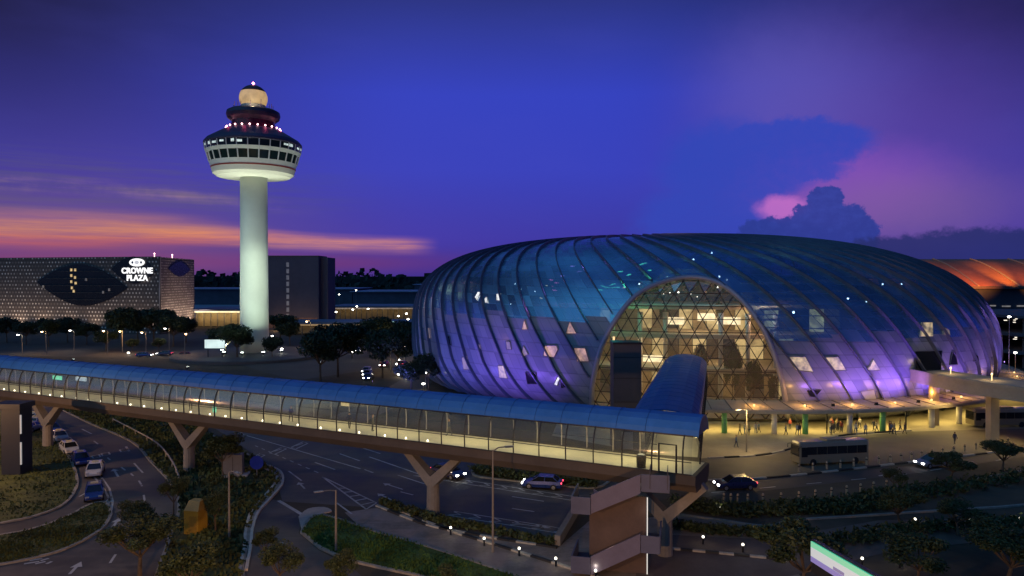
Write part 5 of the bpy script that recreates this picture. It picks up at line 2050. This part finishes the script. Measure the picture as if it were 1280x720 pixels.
# uneven grass blades on the islands
for poly_, n_b, m_ in ((isl_a, 5200, GRASS), (isl_b, 3600, GRASS), (isl_d, 3200, MC['bright_turf'])):
    P_ = [(p.x, p.y) for p in poly_]
    x0, x1 = max(-75, min(p[0] for p in P_)), max(p[0] for p in P_)
    y0, y1 = max(50, min(p[1] for p in P_)), max(p[1] for p in P_)
    gb = MB()
    tries = 0
    while len(gb.f) < n_b and tries < n_b * 12:
        tries += 1
        x, y = rr.uniform(x0, x1), rr.uniform(y0, y1)
        if not inpoly(x, y, P_):
            continue
        k_ = .6 + .6 * math.sin(x * .6 + math.sin(y * .5)) * math.sin(y * .8)
        if rr.random() > .35 + k_:
            continue
        w, h_, a = rr.uniform(.06, .16), rr.uniform(.06, .22) * (.6 + k_), rr.uniform(0, 6.28)
        gb.add([(x - math.cos(a) * w, y - math.sin(a) * w, .12), (x + math.cos(a) * w, y + math.sin(a) * w, .12), (x + rr.uniform(-.1, .1), y + rr.uniform(-.1, .1), .13 + h_)], [(0, 1, 2)])
    struct('grass', gb, m_, kind='stuff')

# ------------------------------------------------------------------ vehicles
def car_proto(name, paint, label, group=None, taxi=False, lamps=True):
    t_ = thing(name, label, 'car', (0, 0, 0), 0, group)
    # side outline stations along the length, front towards +x
    st_ = [(-2.2, .35, .78, .74), (-2.1, .28, .92, .84), (-1.2, .26, .95, .88), (0.6, .26, .93, .88), (1.5, .27, .84, .86), (2.05, .3, .70, .8), (2.2, .36, .58, .68)]
    vs, fs = [], []
    for x, z0, z1, w in st_:
        vs += [(x, -w * .94, z0), (x, -w, (z0 + z1) / 2), (x, -w * .93, z1), (x, w * .93, z1), (x, w, (z0 + z1) / 2), (x, w * .94, z0)]
    for i in range(len(st_) - 1):
        for k_ in range(6):
            fs.append((i * 6 + k_, i * 6 + 6 + k_, i * 6 + 6 + (k_ + 1) % 6, i * 6 + (k_ + 1) % 6))
    fs += [tuple(range(6)), tuple((len(st_) - 1) * 6 + 5 - k_ for k_ in range(6))]
    body = MB().add(vs, fs)
    # roof panel
    body.add([(-1.25, -.6, 1.42), (.35, -.6, 1.44), (.35, .6, 1.44), (-1.25, .6, 1.42), (-1.3, -.64, 1.36), (.42, -.64, 1.38), (.42, .64, 1.38), (-1.3, .64, 1.36)],
             [(0, 1, 2, 3), (7, 6, 5, 4), (4, 5, 1, 0), (5, 6, 2, 1), (6, 7, 3, 2), (7, 4, 0, 3)])
    for sx in (1, -1):
        body.tube([(-1.25, .62 * sx, 1.4), (-1.85, .8 * sx, .93)], .05, 4)
        body.tube([(.36, .62 * sx, 1.4), (1.2, .8 * sx, .88)], .05, 4)
        body.tube([(-.4, .64 * sx, 1.4), (-.35, .83 * sx, .92)], .05, 4)
    body.build('body', paint, t_)
    gl_ = MB().add([(-1.8, -.8, .92), (1.15, -.8, .87), (1.15, .8, .87), (-1.8, .8, .92), (-1.24, -.61, 1.38), (.36, -.61, 1.4), (.36, .61, 1.4), (-1.24, .61, 1.38)],
                   [(0, 1, 5, 4), (1, 2, 6, 5), (2, 3, 7, 6), (3, 0, 4, 7)])
    gl_.build('window', CARGLASS, t_)
    for x in (-1.35, 1.35):
        for sx in (1, -1):
            w = MB()
            w.add([(x + .33 * math.cos(a * .3927), (.70 + q * .2) * sx, .33 + .33 * math.sin(a * .3927)) for q in (0, 1) for a in range(16)],
                  [tuple(range(16)), tuple(range(31, 15, -1))] + [(a, (a + 1) % 16, 16 + (a + 1) % 16, 16 + a) for a in range(16)])
            wo_ = w.build('wheel', RUBBER, t_)
            rm_ = MB()
            rm_.add([(x + .2 * math.cos(a * .7854), .91 * sx, .33 + .2 * math.sin(a * .7854)) for a in range(8)] + [(x, .93 * sx, .33)], [(a, (a + 1) % 8, 8) for a in range(8)])
            rm_.build('rim', GREYMETAL, wo_)
    for sx in (1, -1):
        MB().box((2.1, .58 * sx, .62), (.2, .34, .16)).build('headlight', HEADL if lamps else mat('lamp_off', (.5, .5, .5), .2), t_)
        MB().box((-2.17, .6 * sx, .78), (.12, .3, .16)).build('taillight', TAILL if lamps else mat('tail_off', (.25, .02, .02), .3), t_)
    if taxi:
        MB().box((-.3, 0, 1.5), (.25, .7, .16)).build('roof_sign', mat('taxi_sign', (.7, .65, .4), .4), t_)
    return t_


def paint(name, c, metal=.2):
    return mat(name, c, .3, metal, var=.05, scale=.5, coat=.6)


P_WHITE = paint('paint_white', (.62, .62, .6), 0)
P_BLUE = paint('paint_blue', (.02, .05, .26))
P_NAVY = paint('paint_navy', (.02, .03, .11))
P_SILVER = paint('paint_silver', (.4, .4, .42), .5)
P_RED = paint('paint_red', (.3, .02, .02))
tax_w = car_proto('taxi', P_WHITE, 'x', 'taxis queueing on the left road', True, False)
tax_b = car_proto('taxi', P_BLUE, 'x', 'taxis queueing on the left road', True, False)
taxis = [(116, 623, 70, tax_b, 'dark blue taxi at the front of the taxi queue'), (117, 594, 74, tax_w, 'white taxi second in the queue behind the front blue one'),
         (99, 580, 58, tax_b, 'blue taxi between two white ones in the queue'), (85, 566, 52, tax_w, 'white taxi fourth in the queue'),
         (72, 551, 50, tax_w, 'white taxi near the tail of the queue, fifth from the front'), (62, 541, 46, tax_b, 'blue taxi near the tail of the queue, farther than all white ones but one'), (54, 532, 46, tax_w, 'farthest white taxi at the very tail of the queue')]
seen_p = set()
for (px, py, deg, pr, lb) in taxis:
    x, y = G(px, py)
    o = pr if id(pr) not in seen_p else copy_tree(pr)
    seen_p.add(id(pr))
    o['label'] = lb
    a = {116: (-62), 117: (-66), 99: (-52), 85: (-48), 72: (-45), 62: (-42), 54: (-42)}[px]
    o.location = (x, y, .02)
    o.rotation_euler = (0, 0, R(a))
for (px, py, a, lb) in ((42, 527, 100, 'white car parked left of the grass island beside the dark lift tower'), (38, 540, 95, 'white car parked nearest the dark lift tower strip lamp'), (44, 533, 100, 'silver car parked between the two white ones by the lift tower')):
    x, y = G(px, py)
    o = copy_tree(tax_w if 'white' in lb else tax_b, (x, y, .12), R(a), lb, 'cars parked by the dark lift tower')
    o.name = 'parked_car'
c_ = car_proto('motor_car', P_BLUE, 'blue car with red tail lamps driving on the far lane of the main road')
c_.location = (*G(678, 611), .02)
c_.rotation_euler = (0, 0, R(168))
c2 = copy_tree(c_, (*G(920, 612), .02), R(186), 'dark car with lit headlamps on the boulevard left of the bus')
c3 = copy_tree(c_, (*G(1168, 584), .02), R(196), 'dark car with lit headlamps on the boulevard right of the bus')
c4 = copy_tree(c_, (*G(560, 597), .02), R(-42), 'car with glaring headlamps half hidden by the middle branched pillar')
light('POINT', 'car_glow', Vector((*G(563, 600), .9)), 25, (1, .8, .6), None, .2)
for nm, px, py in (('beam', 890, 612), ('beam', 1140, 585)):
    pass


def recolour(o, m_):
    for ch in o.children:
        if ch.name.startswith('body'):
            ch.material_slots[0].link = 'OBJECT'
            ch.material_slots[0].material = m_


recolour(c2, P_NAVY)
recolour(c3, P_SILVER)
recolour(c4, P_NAVY)
c3['label'] = 'silver car with lit headlamps on the boulevard right of the bus'
# bus in the bay
bus = thing('coach_bus', 'pale coach bus standing in the bay in front of the dome', 'bus', (*G(1038, 579), 0), R(190))
bus.scale = (.86, .9, .9)
prof = [(-1.25, .35), (-1.27, 1.2), (-1.25, 2.6), (-1.12, 3.05), (-.8, 3.2), (.8, 3.2), (1.12, 3.05), (1.25, 2.6), (1.27, 1.2), (1.25, .35)]
vs, fs = [], []
for x, k_ in ((-5.4, .94), (-5.25, 1), (4.9, 1), (5.3, .95), (5.45, .86)):
    vs += [(x, y * k_, .35 + (z - .35) * (1 if k_ > .9 else .9)) for y, z in prof]
m_ = len(prof)
for i in range(4):
    for k_ in range(m_):
        fs.append((i * m_ + k_, i * m_ + (k_ + 1) % m_, (i + 1) * m_ + (k_ + 1) % m_, (i + 1) * m_ + k_))
fs += [tuple(range(m_ - 1, -1, -1)), tuple(4 * m_ + k_ for k_ in range(m_))]
MB().add(vs, fs).build('body', mat('bus_paint', (.27, .23, .16), .35, var=.06, coat=.4), bus)
BW = mat('bus_glass', (.02, .022, .028), .1, spec=.7)
for sx in (1, -1):
    wb = MB()
    for i in range(6):
        wb.box((-4.3 + i * 1.58, 1.27 * sx, 2.05), (1.5, .06, 1.05))
    wb.box((4.75, 1.27 * sx, 1.9), (.9, .06, 1.3))
    wb.build('side_glazing', BW, bus)
MB().add([(5.36, -1.05, 1.25), (5.36, 1.05, 1.25), (5.5, 1.05, 1.28), (5.5, -1.05, 1.28), (5.36, -1.0, 2.75), (5.36, 1.0, 2.75), (5.48, 1.0, 2.7), (5.48, -1.0, 2.7)],
         [(0, 1, 2, 3), (7, 6, 5, 4), (3, 2, 6, 7), (1, 0, 4, 5), (2, 1, 5, 6), (0, 3, 7, 4)]).build('windscreen', BW, bus)
MB().box((-.5, 0, 3.3), (3.0, 1.7, .22)).build('air_conditioner', mat('bus_roof_unit', (.25, .22, .17), .5), bus)
for x in (-3.3, 3.4):
    for sx in (1, -1):
        w = MB()
        w.add([(x + .48 * math.cos(a * .3927), (1.02 + q * .27) * sx, .48 + .48 * math.sin(a * .3927)) for q in (0, 1) for a in range(16)],
              [tuple(range(16)), tuple(range(31, 15, -1))] + [(a, (a + 1) % 16, 16 + (a + 1) % 16, 16 + a) for a in range(16)])
        w.build('wheel', RUBBER, bus)
for sx in (1, -1):
    MB().box((5.36, .85 * sx, .8), (.16, .4, .2)).build('headlight', mat('lamp_off', (.5, .5, .5), .2), bus)
    MB().tube([(5.2, 1.2 * sx, 2.7), (5.75, 1.35 * sx, 2.6), (5.75, 1.35 * sx, 2.1)], .05, 4).build('mirror', DKMETAL, bus)
# yellow booth under the left pillar
yb = thing('yellow_booth', 'tall narrow yellow booth among trees below the left branched pillar', 'booth', (*G(243, 668), 0), R(-12))
yb.scale = (.9, .9, .85)
MB().box((0, 0, 1.3), (1.6, 1.5, 2.6)).build('body', mat('booth_yellow', (.42, .24, .02), .5, var=.25, scale=1), yb)
MB().add([(-.8, -.75, 2.602), (.8, -.75, 2.602), (.8, .75, 2.602), (-.8, .75, 2.602), (-.62, -.2, 3.5), (.62, -.2, 3.5), (.62, .7, 3.5), (-.62, .7, 3.5)],
         [(3, 2, 1, 0), (4, 5, 6, 7), (0, 1, 5, 4), (1, 2, 6, 5), (2, 3, 7, 6), (3, 0, 4, 7)]).build('hood', mat('booth_hood', (.38, .25, .06), .5, var=.2), yb)
MB().box((.2, -.76, 1.2), (.8, .03, 1.7)).build('door', mat('booth_door', (.34, .19, .02), .5), yb)
light('POINT', 'booth_light', Vector((*G(243, 690), 4.2)), 16, SODIUM, None, .3)
# grey utility cabinet with its pale plinth and the round blue sign
gcb = thing('utility_cabinet', 'grey utility cabinet on a pale plinth on the planted island by the main road', 'cabinet', (*G(291, 596), .1), R(10))
MB().box((0, 0, 1.35), (2.1, 1.3, 2.3)).build('housing', mat('cabinet_grey', (.22, .21, .2), .6, var=.15), gcb)
MB().box((.2, -.1, .1), (3.0, 2.0, .22)).build('plinth', mat('plinth', (.5, .48, .42), .7), gcb)
MB().box((0, -.66, 1.3), (.04, .02, 2.0)).build('door_joint', DKMETAL, gcb)
bs_ = thing('road_sign', 'round blue road sign on a short post beside the grey utility cabinet', 'sign', (*G(320, 596), .1))
MB().tube([(0, 0, 0), (0, 0, 1.8)], .06, 8).build('post', GREYMETAL, bs_)
MB().add([(.8 * math.cos(a * .2618), q, 1.5 + .8 * math.sin(a * .2618)) for q in (-.1, -.05) for a in range(24)],
         [tuple(range(24)), tuple(range(47, 23, -1))] + [(a, 24 + a, 24 + (a + 1) % 24, (a + 1) % 24) for a in range(24)]).build('disc', mat('sign_blue', (.015, .04, .42), .4), bs_)

# ------------------------------------------------------------------ lamps
def lamp_proto(name, h_, arm, head, label, group, polem, en, col):
    t_ = thing(name, label, 'street lamp', (0, 0, 0), 0, group)
    MB().tube([(0, 0, 0), (0, 0, h_ * .6), (0, 0, h_)], [.11, .09, .06], 8).build('pole', polem, t_)
    MB().tube([(0, 0, h_ - .1), (-arm * .4, 0, h_ + .15), (-arm, 0, h_ + .18)], .05, 6).build('arm', polem, t_)
    hd_ = MB().box((-arm - .25, 0, h_ + .17), (.75, .32, .14)).build('lamp_head', GREYMETAL, t_)
    if head:
        MB().lathe([(0, -.26), (.3, -.1), (.34, .02), (0, .05)], (-arm - .25, 0, h_ + .02), 10).build('lens', head, hd_)
    if en:
        light('POINT', 'lamp_light', (-arm - .25, 0, h_ - .35), en, col, t_, .25)
    return t_


POLE = mat('lamp_pole', (.26, .24, .21), .5, .2, var=.15)
sl_o = lamp_proto('street_lamp', 6.8, 1.0, LAMPO, 'x', 'street lamps on the road before the hotel', POLE, 700, SODIUM)
sl_w = lamp_proto('street_lamp', 6.8, 1.0, LAMPW, 'x', 'street lamps on the road before the hotel', POLE, 350, (1, .85, .65))
row = [(27, 223, sl_w, .85, 'faint white street lamp with a bare pole at the far left edge'), (57, 222, sl_o, 1, 'street lamp with a pale bent head, second from the left before the hotel'), (92, 232, sl_w, .95, 'small white street lamp before the big eye window'),
       (134, 220, sl_o, 1.06, 'orange street lamp glowing into the yellow-lit tree'), (182, 219, sl_o, 1.0, 'orange street lamp with a lit pole below the white hotel sign'), (211, 226, sl_w, 1.1, 'tall thin white street lamp right of the orange one'),
       (388, 235, sl_o, 1.35, 'tall orange street lamp in front of the dark block')]
us = set()
for (px, Y, pr, k_, lb) in row:
    o = pr if id(pr) not in us else copy_tree(pr)
    us.add(id(pr))
    o['label'] = lb
    o.location = ((px - 640) / F * Y, Y, 0)
    o.scale = (1, 1, k_)
nl = lamp_proto('street_lamp', 9.0, 1.2, None, 'x', 'street lamps along the near roads', POLE, 0, WARM)
near_l = [(616, 692, 8.6, 200, 'tall thin lamp pole standing before the main road left of the stair tower'), (419, 692, 5.2, 30, 'short thin lamp pole on the green grass triangle'), (285, 676, 6.0, 140, 'thin lamp pole on the planted island right of the yellow booth'),
          (934, 566, 5.6, 20, 'thin lamp pole by the green-lit canopy column left of the bus')]
for i, (px, py, h_, rz, lb) in enumerate(near_l):
    o = nl if i == 0 else copy_tree(nl)
    o['label'] = lb
    o.location = (*G(px, py), .03)
    o.rotation_euler = (0, 0, R(rz))
    o.scale = (1, 1, h_ / 9)
    if px == 934:
        light('POINT', 'lamp_light', o.location + Vector((0, -1.2, 5.2)), 900, (1, .68, .26), None, .25)  # light added at this pole to warm the plaza
# unseen street lamps added outside the view to warm the ground
hid = lamp_proto('street_lamp', 11.0, 2.0, LAMPO, 'tall sodium street lamp added out of view to warm the roads near the viewpoint', 'street lamps added out of view around the junction', POLE, 15000, (1, .52, .22))
spots = [(-22, 25, 3.1), (0, 24, 1.5), (-72, 74, 3.1), (-102, 124, 0.2)]
for i, (x, y, rz) in enumerate(spots):
    o = hid if i == 0 else copy_tree(hid)
    o.location = (x, y, 0)
    o.rotation_euler = (0, 0, rz)
# small lamp heads in the far car parks and along the terminal road
fl_ = thing('area_lamp', 'x', 'lamp', (0, 0, 0), 0, 'small distant lamps left of the dome')
MB().tube([(0, 0, 0), (0, 0, 1)], .07, 5).build('pole', POLE, fl_)
MB().lathe([(0, -.3), (.42, -.05), (.38, .12), (0, .2)], (0, 0, 1), 8).build('lamp_head', LAMPW, fl_)
fl_['label'] = 'tiny distant white lamp among the lights left of the dome'
dist = [(412, 367, 560, 14.5), (424, 368, 560, 14), (445, 363, 560, 17), (420, 390, 290, 9.5), (441, 387, 290, 10.5), (446, 383, 330, 10), (460, 386, 300, 10.5), (498, 395, 270, 9), (508, 392, 260, 10), (510, 399, 255, 8.6), (517, 395, 250, 10),
        (513, 409, 240, 7), (401, 407, 260, 6), (472, 413, 230, 6.5), (486, 426, 210, 5), (495, 422, 205, 6.2), (502, 421, 212, 6), (506, 427, 200, 5.7), (509, 418, 222, 6), (516, 424, 215, 5), (498, 450, 178, 3.2), (505, 433, 195, 4.8),
        (529, 480, 150, 1.6), (532, 466, 150, 3.6), (441, 440, 205, 2.4), (498, 468, 170, 1.2), (507, 468, 168, 1.0), (496, 455, 180, 2.2), (340, 420, 240, 4), (345, 428, 230, 2.8), (392, 424, 240, 3.2), (352, 436, 215, 2.2), (160, 447, 220, 0.9), (225, 449, 215, 1.0), (245, 446, 215, 1.4),
        (1262, 396, 150, 15), (1270, 441, 150, 7.6), (1275, 470, 150, 3.0)]
for i, (px, py, Y, z) in enumerate(dist):
    o = fl_ if i == 0 else copy_tree(fl_)
    z = H - (py - HY) / F * Y
    o.location = ((px - 640) / F * Y, Y, 0)
    o.scale = (.55 + Y / 700, .55 + Y / 700, max(.6, z))
    for ch in o.children:
        pass
# lamp heads keep their shape: undo the stretch on each head
for o in [q for q in bpy.data.objects if q.name.startswith('area_lamp')]:
    for ch in o.children:
        if ch.name.startswith('lamp_head'):
            k_ = o.scale[0] / o.scale[2]
            ch.scale = (1, 1, k_)
            ch.location = (0, 0, 1 - k_)
for (x, y, en) in ((-32, 205, 900), (-40, 235, 900), (-30, 180, 420), (-95, 212, 500), (-120, 225, 700)):
    o = copy_tree(sl_o, (x, y, 0), rnd.uniform(0, 6), None)
    o['label'] = {-32: 'orange street lamp half hidden by the dark trees left of the dome', -40: 'orange street lamp behind the dark trees, by the far lit board', -30: 'orange street lamp beside the terminal road at the dome flank', -95: 'orange street lamp left of the round podium', -120: 'orange street lamp at the roundabout left of the white billboard'}[x]
# low path lights
pl_ = thing('path_light', 'low white bollard light beside the footpaths and kerbs', 'bollard light', (0, 0, 0), 0, 'low bollard lights along the paths')
MB().lathe([(.08, 0), (.08, .55)], (0, 0, 0), 8).build('post', DKMETAL, pl_)
MB().lathe([(.09, .55), (.11, .64), (.07, .72), (0, .74)], (0, 0, 0), 10).build('lamp_head', emit('bollard_glow', (1, .93, .75), 4), pl_)
light('POINT', 'path_glow', (0, 0, .95), 6, (1, .85, .55), pl_, .1)
for i, (px, py) in enumerate(((605, 684), (649, 697), (695, 710), (563, 670), (880, 682), (930, 692), (980, 700), (1146, 659), (1214, 659), (1277, 658), (1127, 712), (1080, 710), (902, 644), (745, 726))):
    if i == 0:
        pl_.location = (*G(px, py), .03)
    else:
        copy_tree(pl_, (*G(px, py), .03))
# bollards along the boulevard
bo = thing('bollard', 'short pale bollard in the row along the far kerb of the boulevard', 'bollard', (0, 0, 0), 0, 'bollards along the far kerb of the boulevard')
MB().lathe([(.13, 0), (.12, .85), (.08, .95), (0, .97)], (0, 0, 0), 10).build('post', mat('bollard', (.5, .38, .24), .6), bo)
MB().lathe([(.135, .6), (.13, .72)], (0, 0, 0), 10).build('band', KERBB, bo)
cc = curve(GP([(1000, 592), (1100, 581), (1180, 570), (1262, 557)]), 12)
for i, p in enumerate(cc[::2]):
    if i == 0:
        bo.location = (p.x, p.y, .1)
    else:
        copy_tree(bo, (p.x, p.y, .1))
cc = curve(GP([(906, 630), (936, 631), (1000, 628), (1060, 620), (1110, 613)]), 3)
for i, p in enumerate(cc):
    copy_tree(bo, (p.x, p.y, .1), label='short pale bollard in the row along the near hedge of the boulevard', group='bollards along the near hedge')
# road barrier rails of the island and the bus bay
gr = thing('guard_rail', 'low pale guard rail along the upper kerb of the planted island', 'guard rail', (*G(160, 560), 0))
c = curve(GP([(140, 530), (168, 545), (196, 562), (214, 585), (222, 604)]), 4)
MB().tube([(p.x, p.y, .75) for p in c], .09, 6).build('rail', mat('rail_pale', (.4, .36, .28), .5), gr, gr.location)
for p in c[::2]:
    MB().box((p.x, p.y, .4), (.12, .12, .8)).build('post', mat('rail_pale', (.4, .36, .28), .5), gr, gr.location)
# slanted lit screen near the viewpoint, bottom right
ls = thing('lit_screen', 'long slanted lit display strip in green, white and blue at the bottom right', 'screen', (16.7, 40, 0))
A_, B_ = at(1017, 678, 40), at(1094, 722, 33)
u_ = (B_ - A_)
B_ = A_ + u_ * 1.5
dn = Vector((0, 0, -1))
out_ = u_.cross(dn).normalized()
if out_.dot(A_ - Vector((0, 0, H))) > 0:
    out_ = -out_


def slab_strip(name, z0, z1, m, f0=0.0, f1=1.0, d0=0.0, d1=.08):
    a, b = A_.lerp(B_, f0), A_.lerp(B_, f1)
    P_ = [a + dn * z0, b + dn * z0, b + dn * z1, a + dn * z1]
    MB().add([p + out_ * d0 for p in P_] + [p + out_ * d1 for p in P_], [(3, 2, 1, 0), (4, 5, 6, 7), (0, 1, 5, 4), (1, 2, 6, 5), (2, 3, 7, 6), (3, 0, 4, 7)]).build(name, m, ls, ls.location)


slab_strip('back_panel', -.08, 1.7, DKMETAL, -.01, 1.0, -.25, 0)
slab_strip('green_stripe', 0, .30, emit('led_green', (.05, .62, .36), .8))
slab_strip('white_stripe', .31, .80, emit('led_white', (.50, .58, .62), .8))
slab_strip('blue_stripe', .81, 1.1, emit('led_blue', (.10, .12, .6), .6))
slab_strip('marking', .62, .78, emit('led_dark', (.1, .14, .5), .5), .28, .4, .08, .1)
MB().tube([A_ + dn * 1.6 + u_ * .3, Vector(((A_ + u_ * .3).x, (A_ + u_ * .3).y, 0))], .25, 8).build('post', DKMETAL, ls, ls.location)
MB().tube([A_ + dn * 1.6 + u_ * 1.2, Vector(((A_ + u_ * 1.2).x, (A_ + u_ * 1.2).y, 0))], .25, 8).build('post', DKMETAL, ls, ls.location)
# white billboard by the tower and the small lit boards in the traffic
def board(px, py, Y, w, h_, m, label):
    p = at(px, py, Y)
    t_ = thing('billboard', label, 'billboard', (p.x, p.y, 0))
    MB().box((0, 0, p.z), (w, .2, h_)).build('panel', m, t_)
    MB().box((0, .15, p.z), (w + .3, .2, h_ + .3)).build('frame', DKMETAL, t_)
    for sx in (-.35, .35):
        MB().tube([(sx * w, .2, 0), (sx * w, .2, p.z)], .12, 6).build('post', DKMETAL, t_)


board(268, 430, 205, 5.6, 2.4, emit('board_white', (.75, .95, .92), 1.0, .25, .5), 'white glowing billboard left of the control tower foot')
board(455, 413, 222, 3.2, 1.3, emit('board_blue', (.5, .75, 1), 2.2, .5, .8), 'small blue-white lit board above the traffic')
board(488, 405, 235, 2.4, 1.6, emit('board_teal', (.55, .95, .95), 2.0, .3, .8), 'small teal-white lit board left of the dome')
board(442, 416, 225, 2.0, .7, emit('board_orange', (1, .55, .25), 2.0, .3, .8), 'tiny orange lit board left of the blue-white one')
# traffic on the terminal road
far_car = [(458, 456, 178, -92, 'white', 'far car with lit headlamps, nearest but two in the line between the dark trees'), (459, 465, 172, -92, 'w', 'middle far car with lit headlamps between the dark trees'), (460, 471, 166, -92, 'w', 'nearest far car with lit headlamps between the dark trees'),
           (447, 419, 228, -80, 'w', 'far car below the tiny orange board'), (503, 440, 192, 85, 't', 'far car with red lamps beside the dome flank'), (480, 447, 190, -95, 'w', 'far car under the tall dark tree'),
           (180, 449, 214, 5, 'w', 'far car on the road before the hotel, left of the white glow'), (205, 447, 218, 185, 'w', 'far car on the roundabout before the hotel'), (232, 449, 214, 10, 'w', 'far car at the right end of the hotel road')]
for (px, py, Y, a, kd, lb) in far_car:
    x, y = (px - 640) / F * Y, Y
    o = copy_tree(c_, (x, y, .02), R(a), lb, 'distant traffic')
    recolour(o, rnd.choice((P_NAVY, P_SILVER, P_WHITE, P_RED, P_BLUE)))
# guideway beam into the dome on the right
gw = thing('guideway', 'raised concrete guideway on piers running into the dark opening of the dome', 'bridge', (70, 104, 0))
e1 = curve([(63.2, 117.0), (64.4, 106.5), (67.2, 97.5), (72.5, 88.0), (80, 80)], 6)
e2 = curve([(70.5, 119.0), (73.2, 110.0), (77.5, 103.0), (84, 96), (92, 90)], 6)
vs, fs = [], []
for a, b in zip(e1, e2):
    vs += [(a.x, a.y, 8.1), (b.x, b.y, 8.1), (b.x, b.y, 6.6), (a.x, a.y, 6.6)]
for i in range(len(e1) - 1):
    for k_ in range(4):
        fs.append((i * 4 + k_, i * 4 + (k_ + 1) % 4, i * 4 + 4 + (k_ + 1) % 4, i * 4 + 4 + k_))
fs += [(0, 1, 2, 3), tuple(4 * (len(e1) - 1) + 3 - k_ for k_ in range(4))]
GWM = mat('guideway_concrete', (.42, .36, .26), .7, var=.15, scale=.4)
MB().add(vs, fs).build('deck', GWM, gw, gw.location)
MB().ribbon(e1, .3, 8.1, dz=.5).build('parapet', GWM, gw, gw.location)
MB().box((66.2, 114.5, 3.3), (1.1, 1.1, 6.6)).build('pier', GWM, gw, gw.location)
x, y = G(1242, 551)
MB().box((x, y, 3.3), (1.2, 1.2, 6.6)).build('pier', GWM, gw, gw.location)

for (x_, y_) in ((66.5, 113.0), (68.0, 105.5), (71.5, 98.0)):  # small lamps added to give the guideway deck a warm light
    MB().lathe([(.07, 8.1), (.07, 8.9), (.16, 8.95), (.12, 9.15), (0, 9.2)], (x_ + 2.0, y_ + 1.0, 0), 8).build('added_deck_lamp', emit('added_amber_lamp', (1, .7, .3), 2), gw, gw.location)
    light('POINT', 'deck_fill', (x_ + 2.0, y_ + 1.0, 9.5), 130, (1, .68, .3), gw, .2)
for (x_, y_) in ((67.6, 110.0), (70.0, 103.0), (74.5, 95.5)):  # fixtures and spots added under the guideway to light the plaza
    MB().box((x_, y_, 6.55), (.9, .4, .1)).build('downlight', emit('added_amber_lamp', (1, .7, .3), 5), gw, gw.location)
    light('SPOT', 'guideway_fill', (x_, y_, 6.3), 1500, (1, .68, .25), gw, .2, (x_ - 4, y_ - 1, 0), 140, 1.0)

# ------------------------------------------------------------------ people
def person(x, y, z, rz, k_, label, group):
    o = bpy.data.objects.new('person', PM[k_ % len(PM)])
    o.location = (x, y, z)
    o.rotation_euler = (0, 0, rz)
    COL.objects.link(o)
    tag(o, label, 'person', group)
    return o


for (px, k_, lb) in ((243, 5, 'dark figure walking inside the footbridge near the green sign'), (368, 1, 'dark figure in the middle of the footbridge'), (441, 1, 'dark figure beside the green lit panel in the footbridge'), (470, 5, 'dark figure walking just right of the green lit panel'), (553, 1, 'figure by the pale notice inside the bright part of the footbridge')):
    p = bp(t_at(px), .6 if px != 553 else -1.2, 7.53)
    person(p.x, p.y, p.z, rnd.uniform(0, 6), k_, lb, 'people inside the footbridge')
for i in range(34):
    px = rnd.choice((rnd.uniform(1036, 1060), rnd.uniform(1068, 1104), rnd.uniform(1108, 1142), rnd.uniform(912, 1010)))
    x, y = G(px, rnd.uniform(535, 545))
    person(x, y, .012, rnd.uniform(0, 6.28), i, 'small figure waiting on the lit pavement under the dome canopy', 'people under the canopy')
x, y = G(1195, 556)
person(x, y, .02, 2, 1, 'dark figure standing alone right of the bus near the guideway pier', 'people on the plaza')
x, y = G(921, 560)
person(x, y, .02, 1, 2, 'figure standing on the plaza left of the bus', 'people on the plaza')
# long dark coach parked behind the guideway
cb = copy_tree(bus, (*G(1250, 533), 0), R(183), 'dark coach parked far right behind the guideway pier')
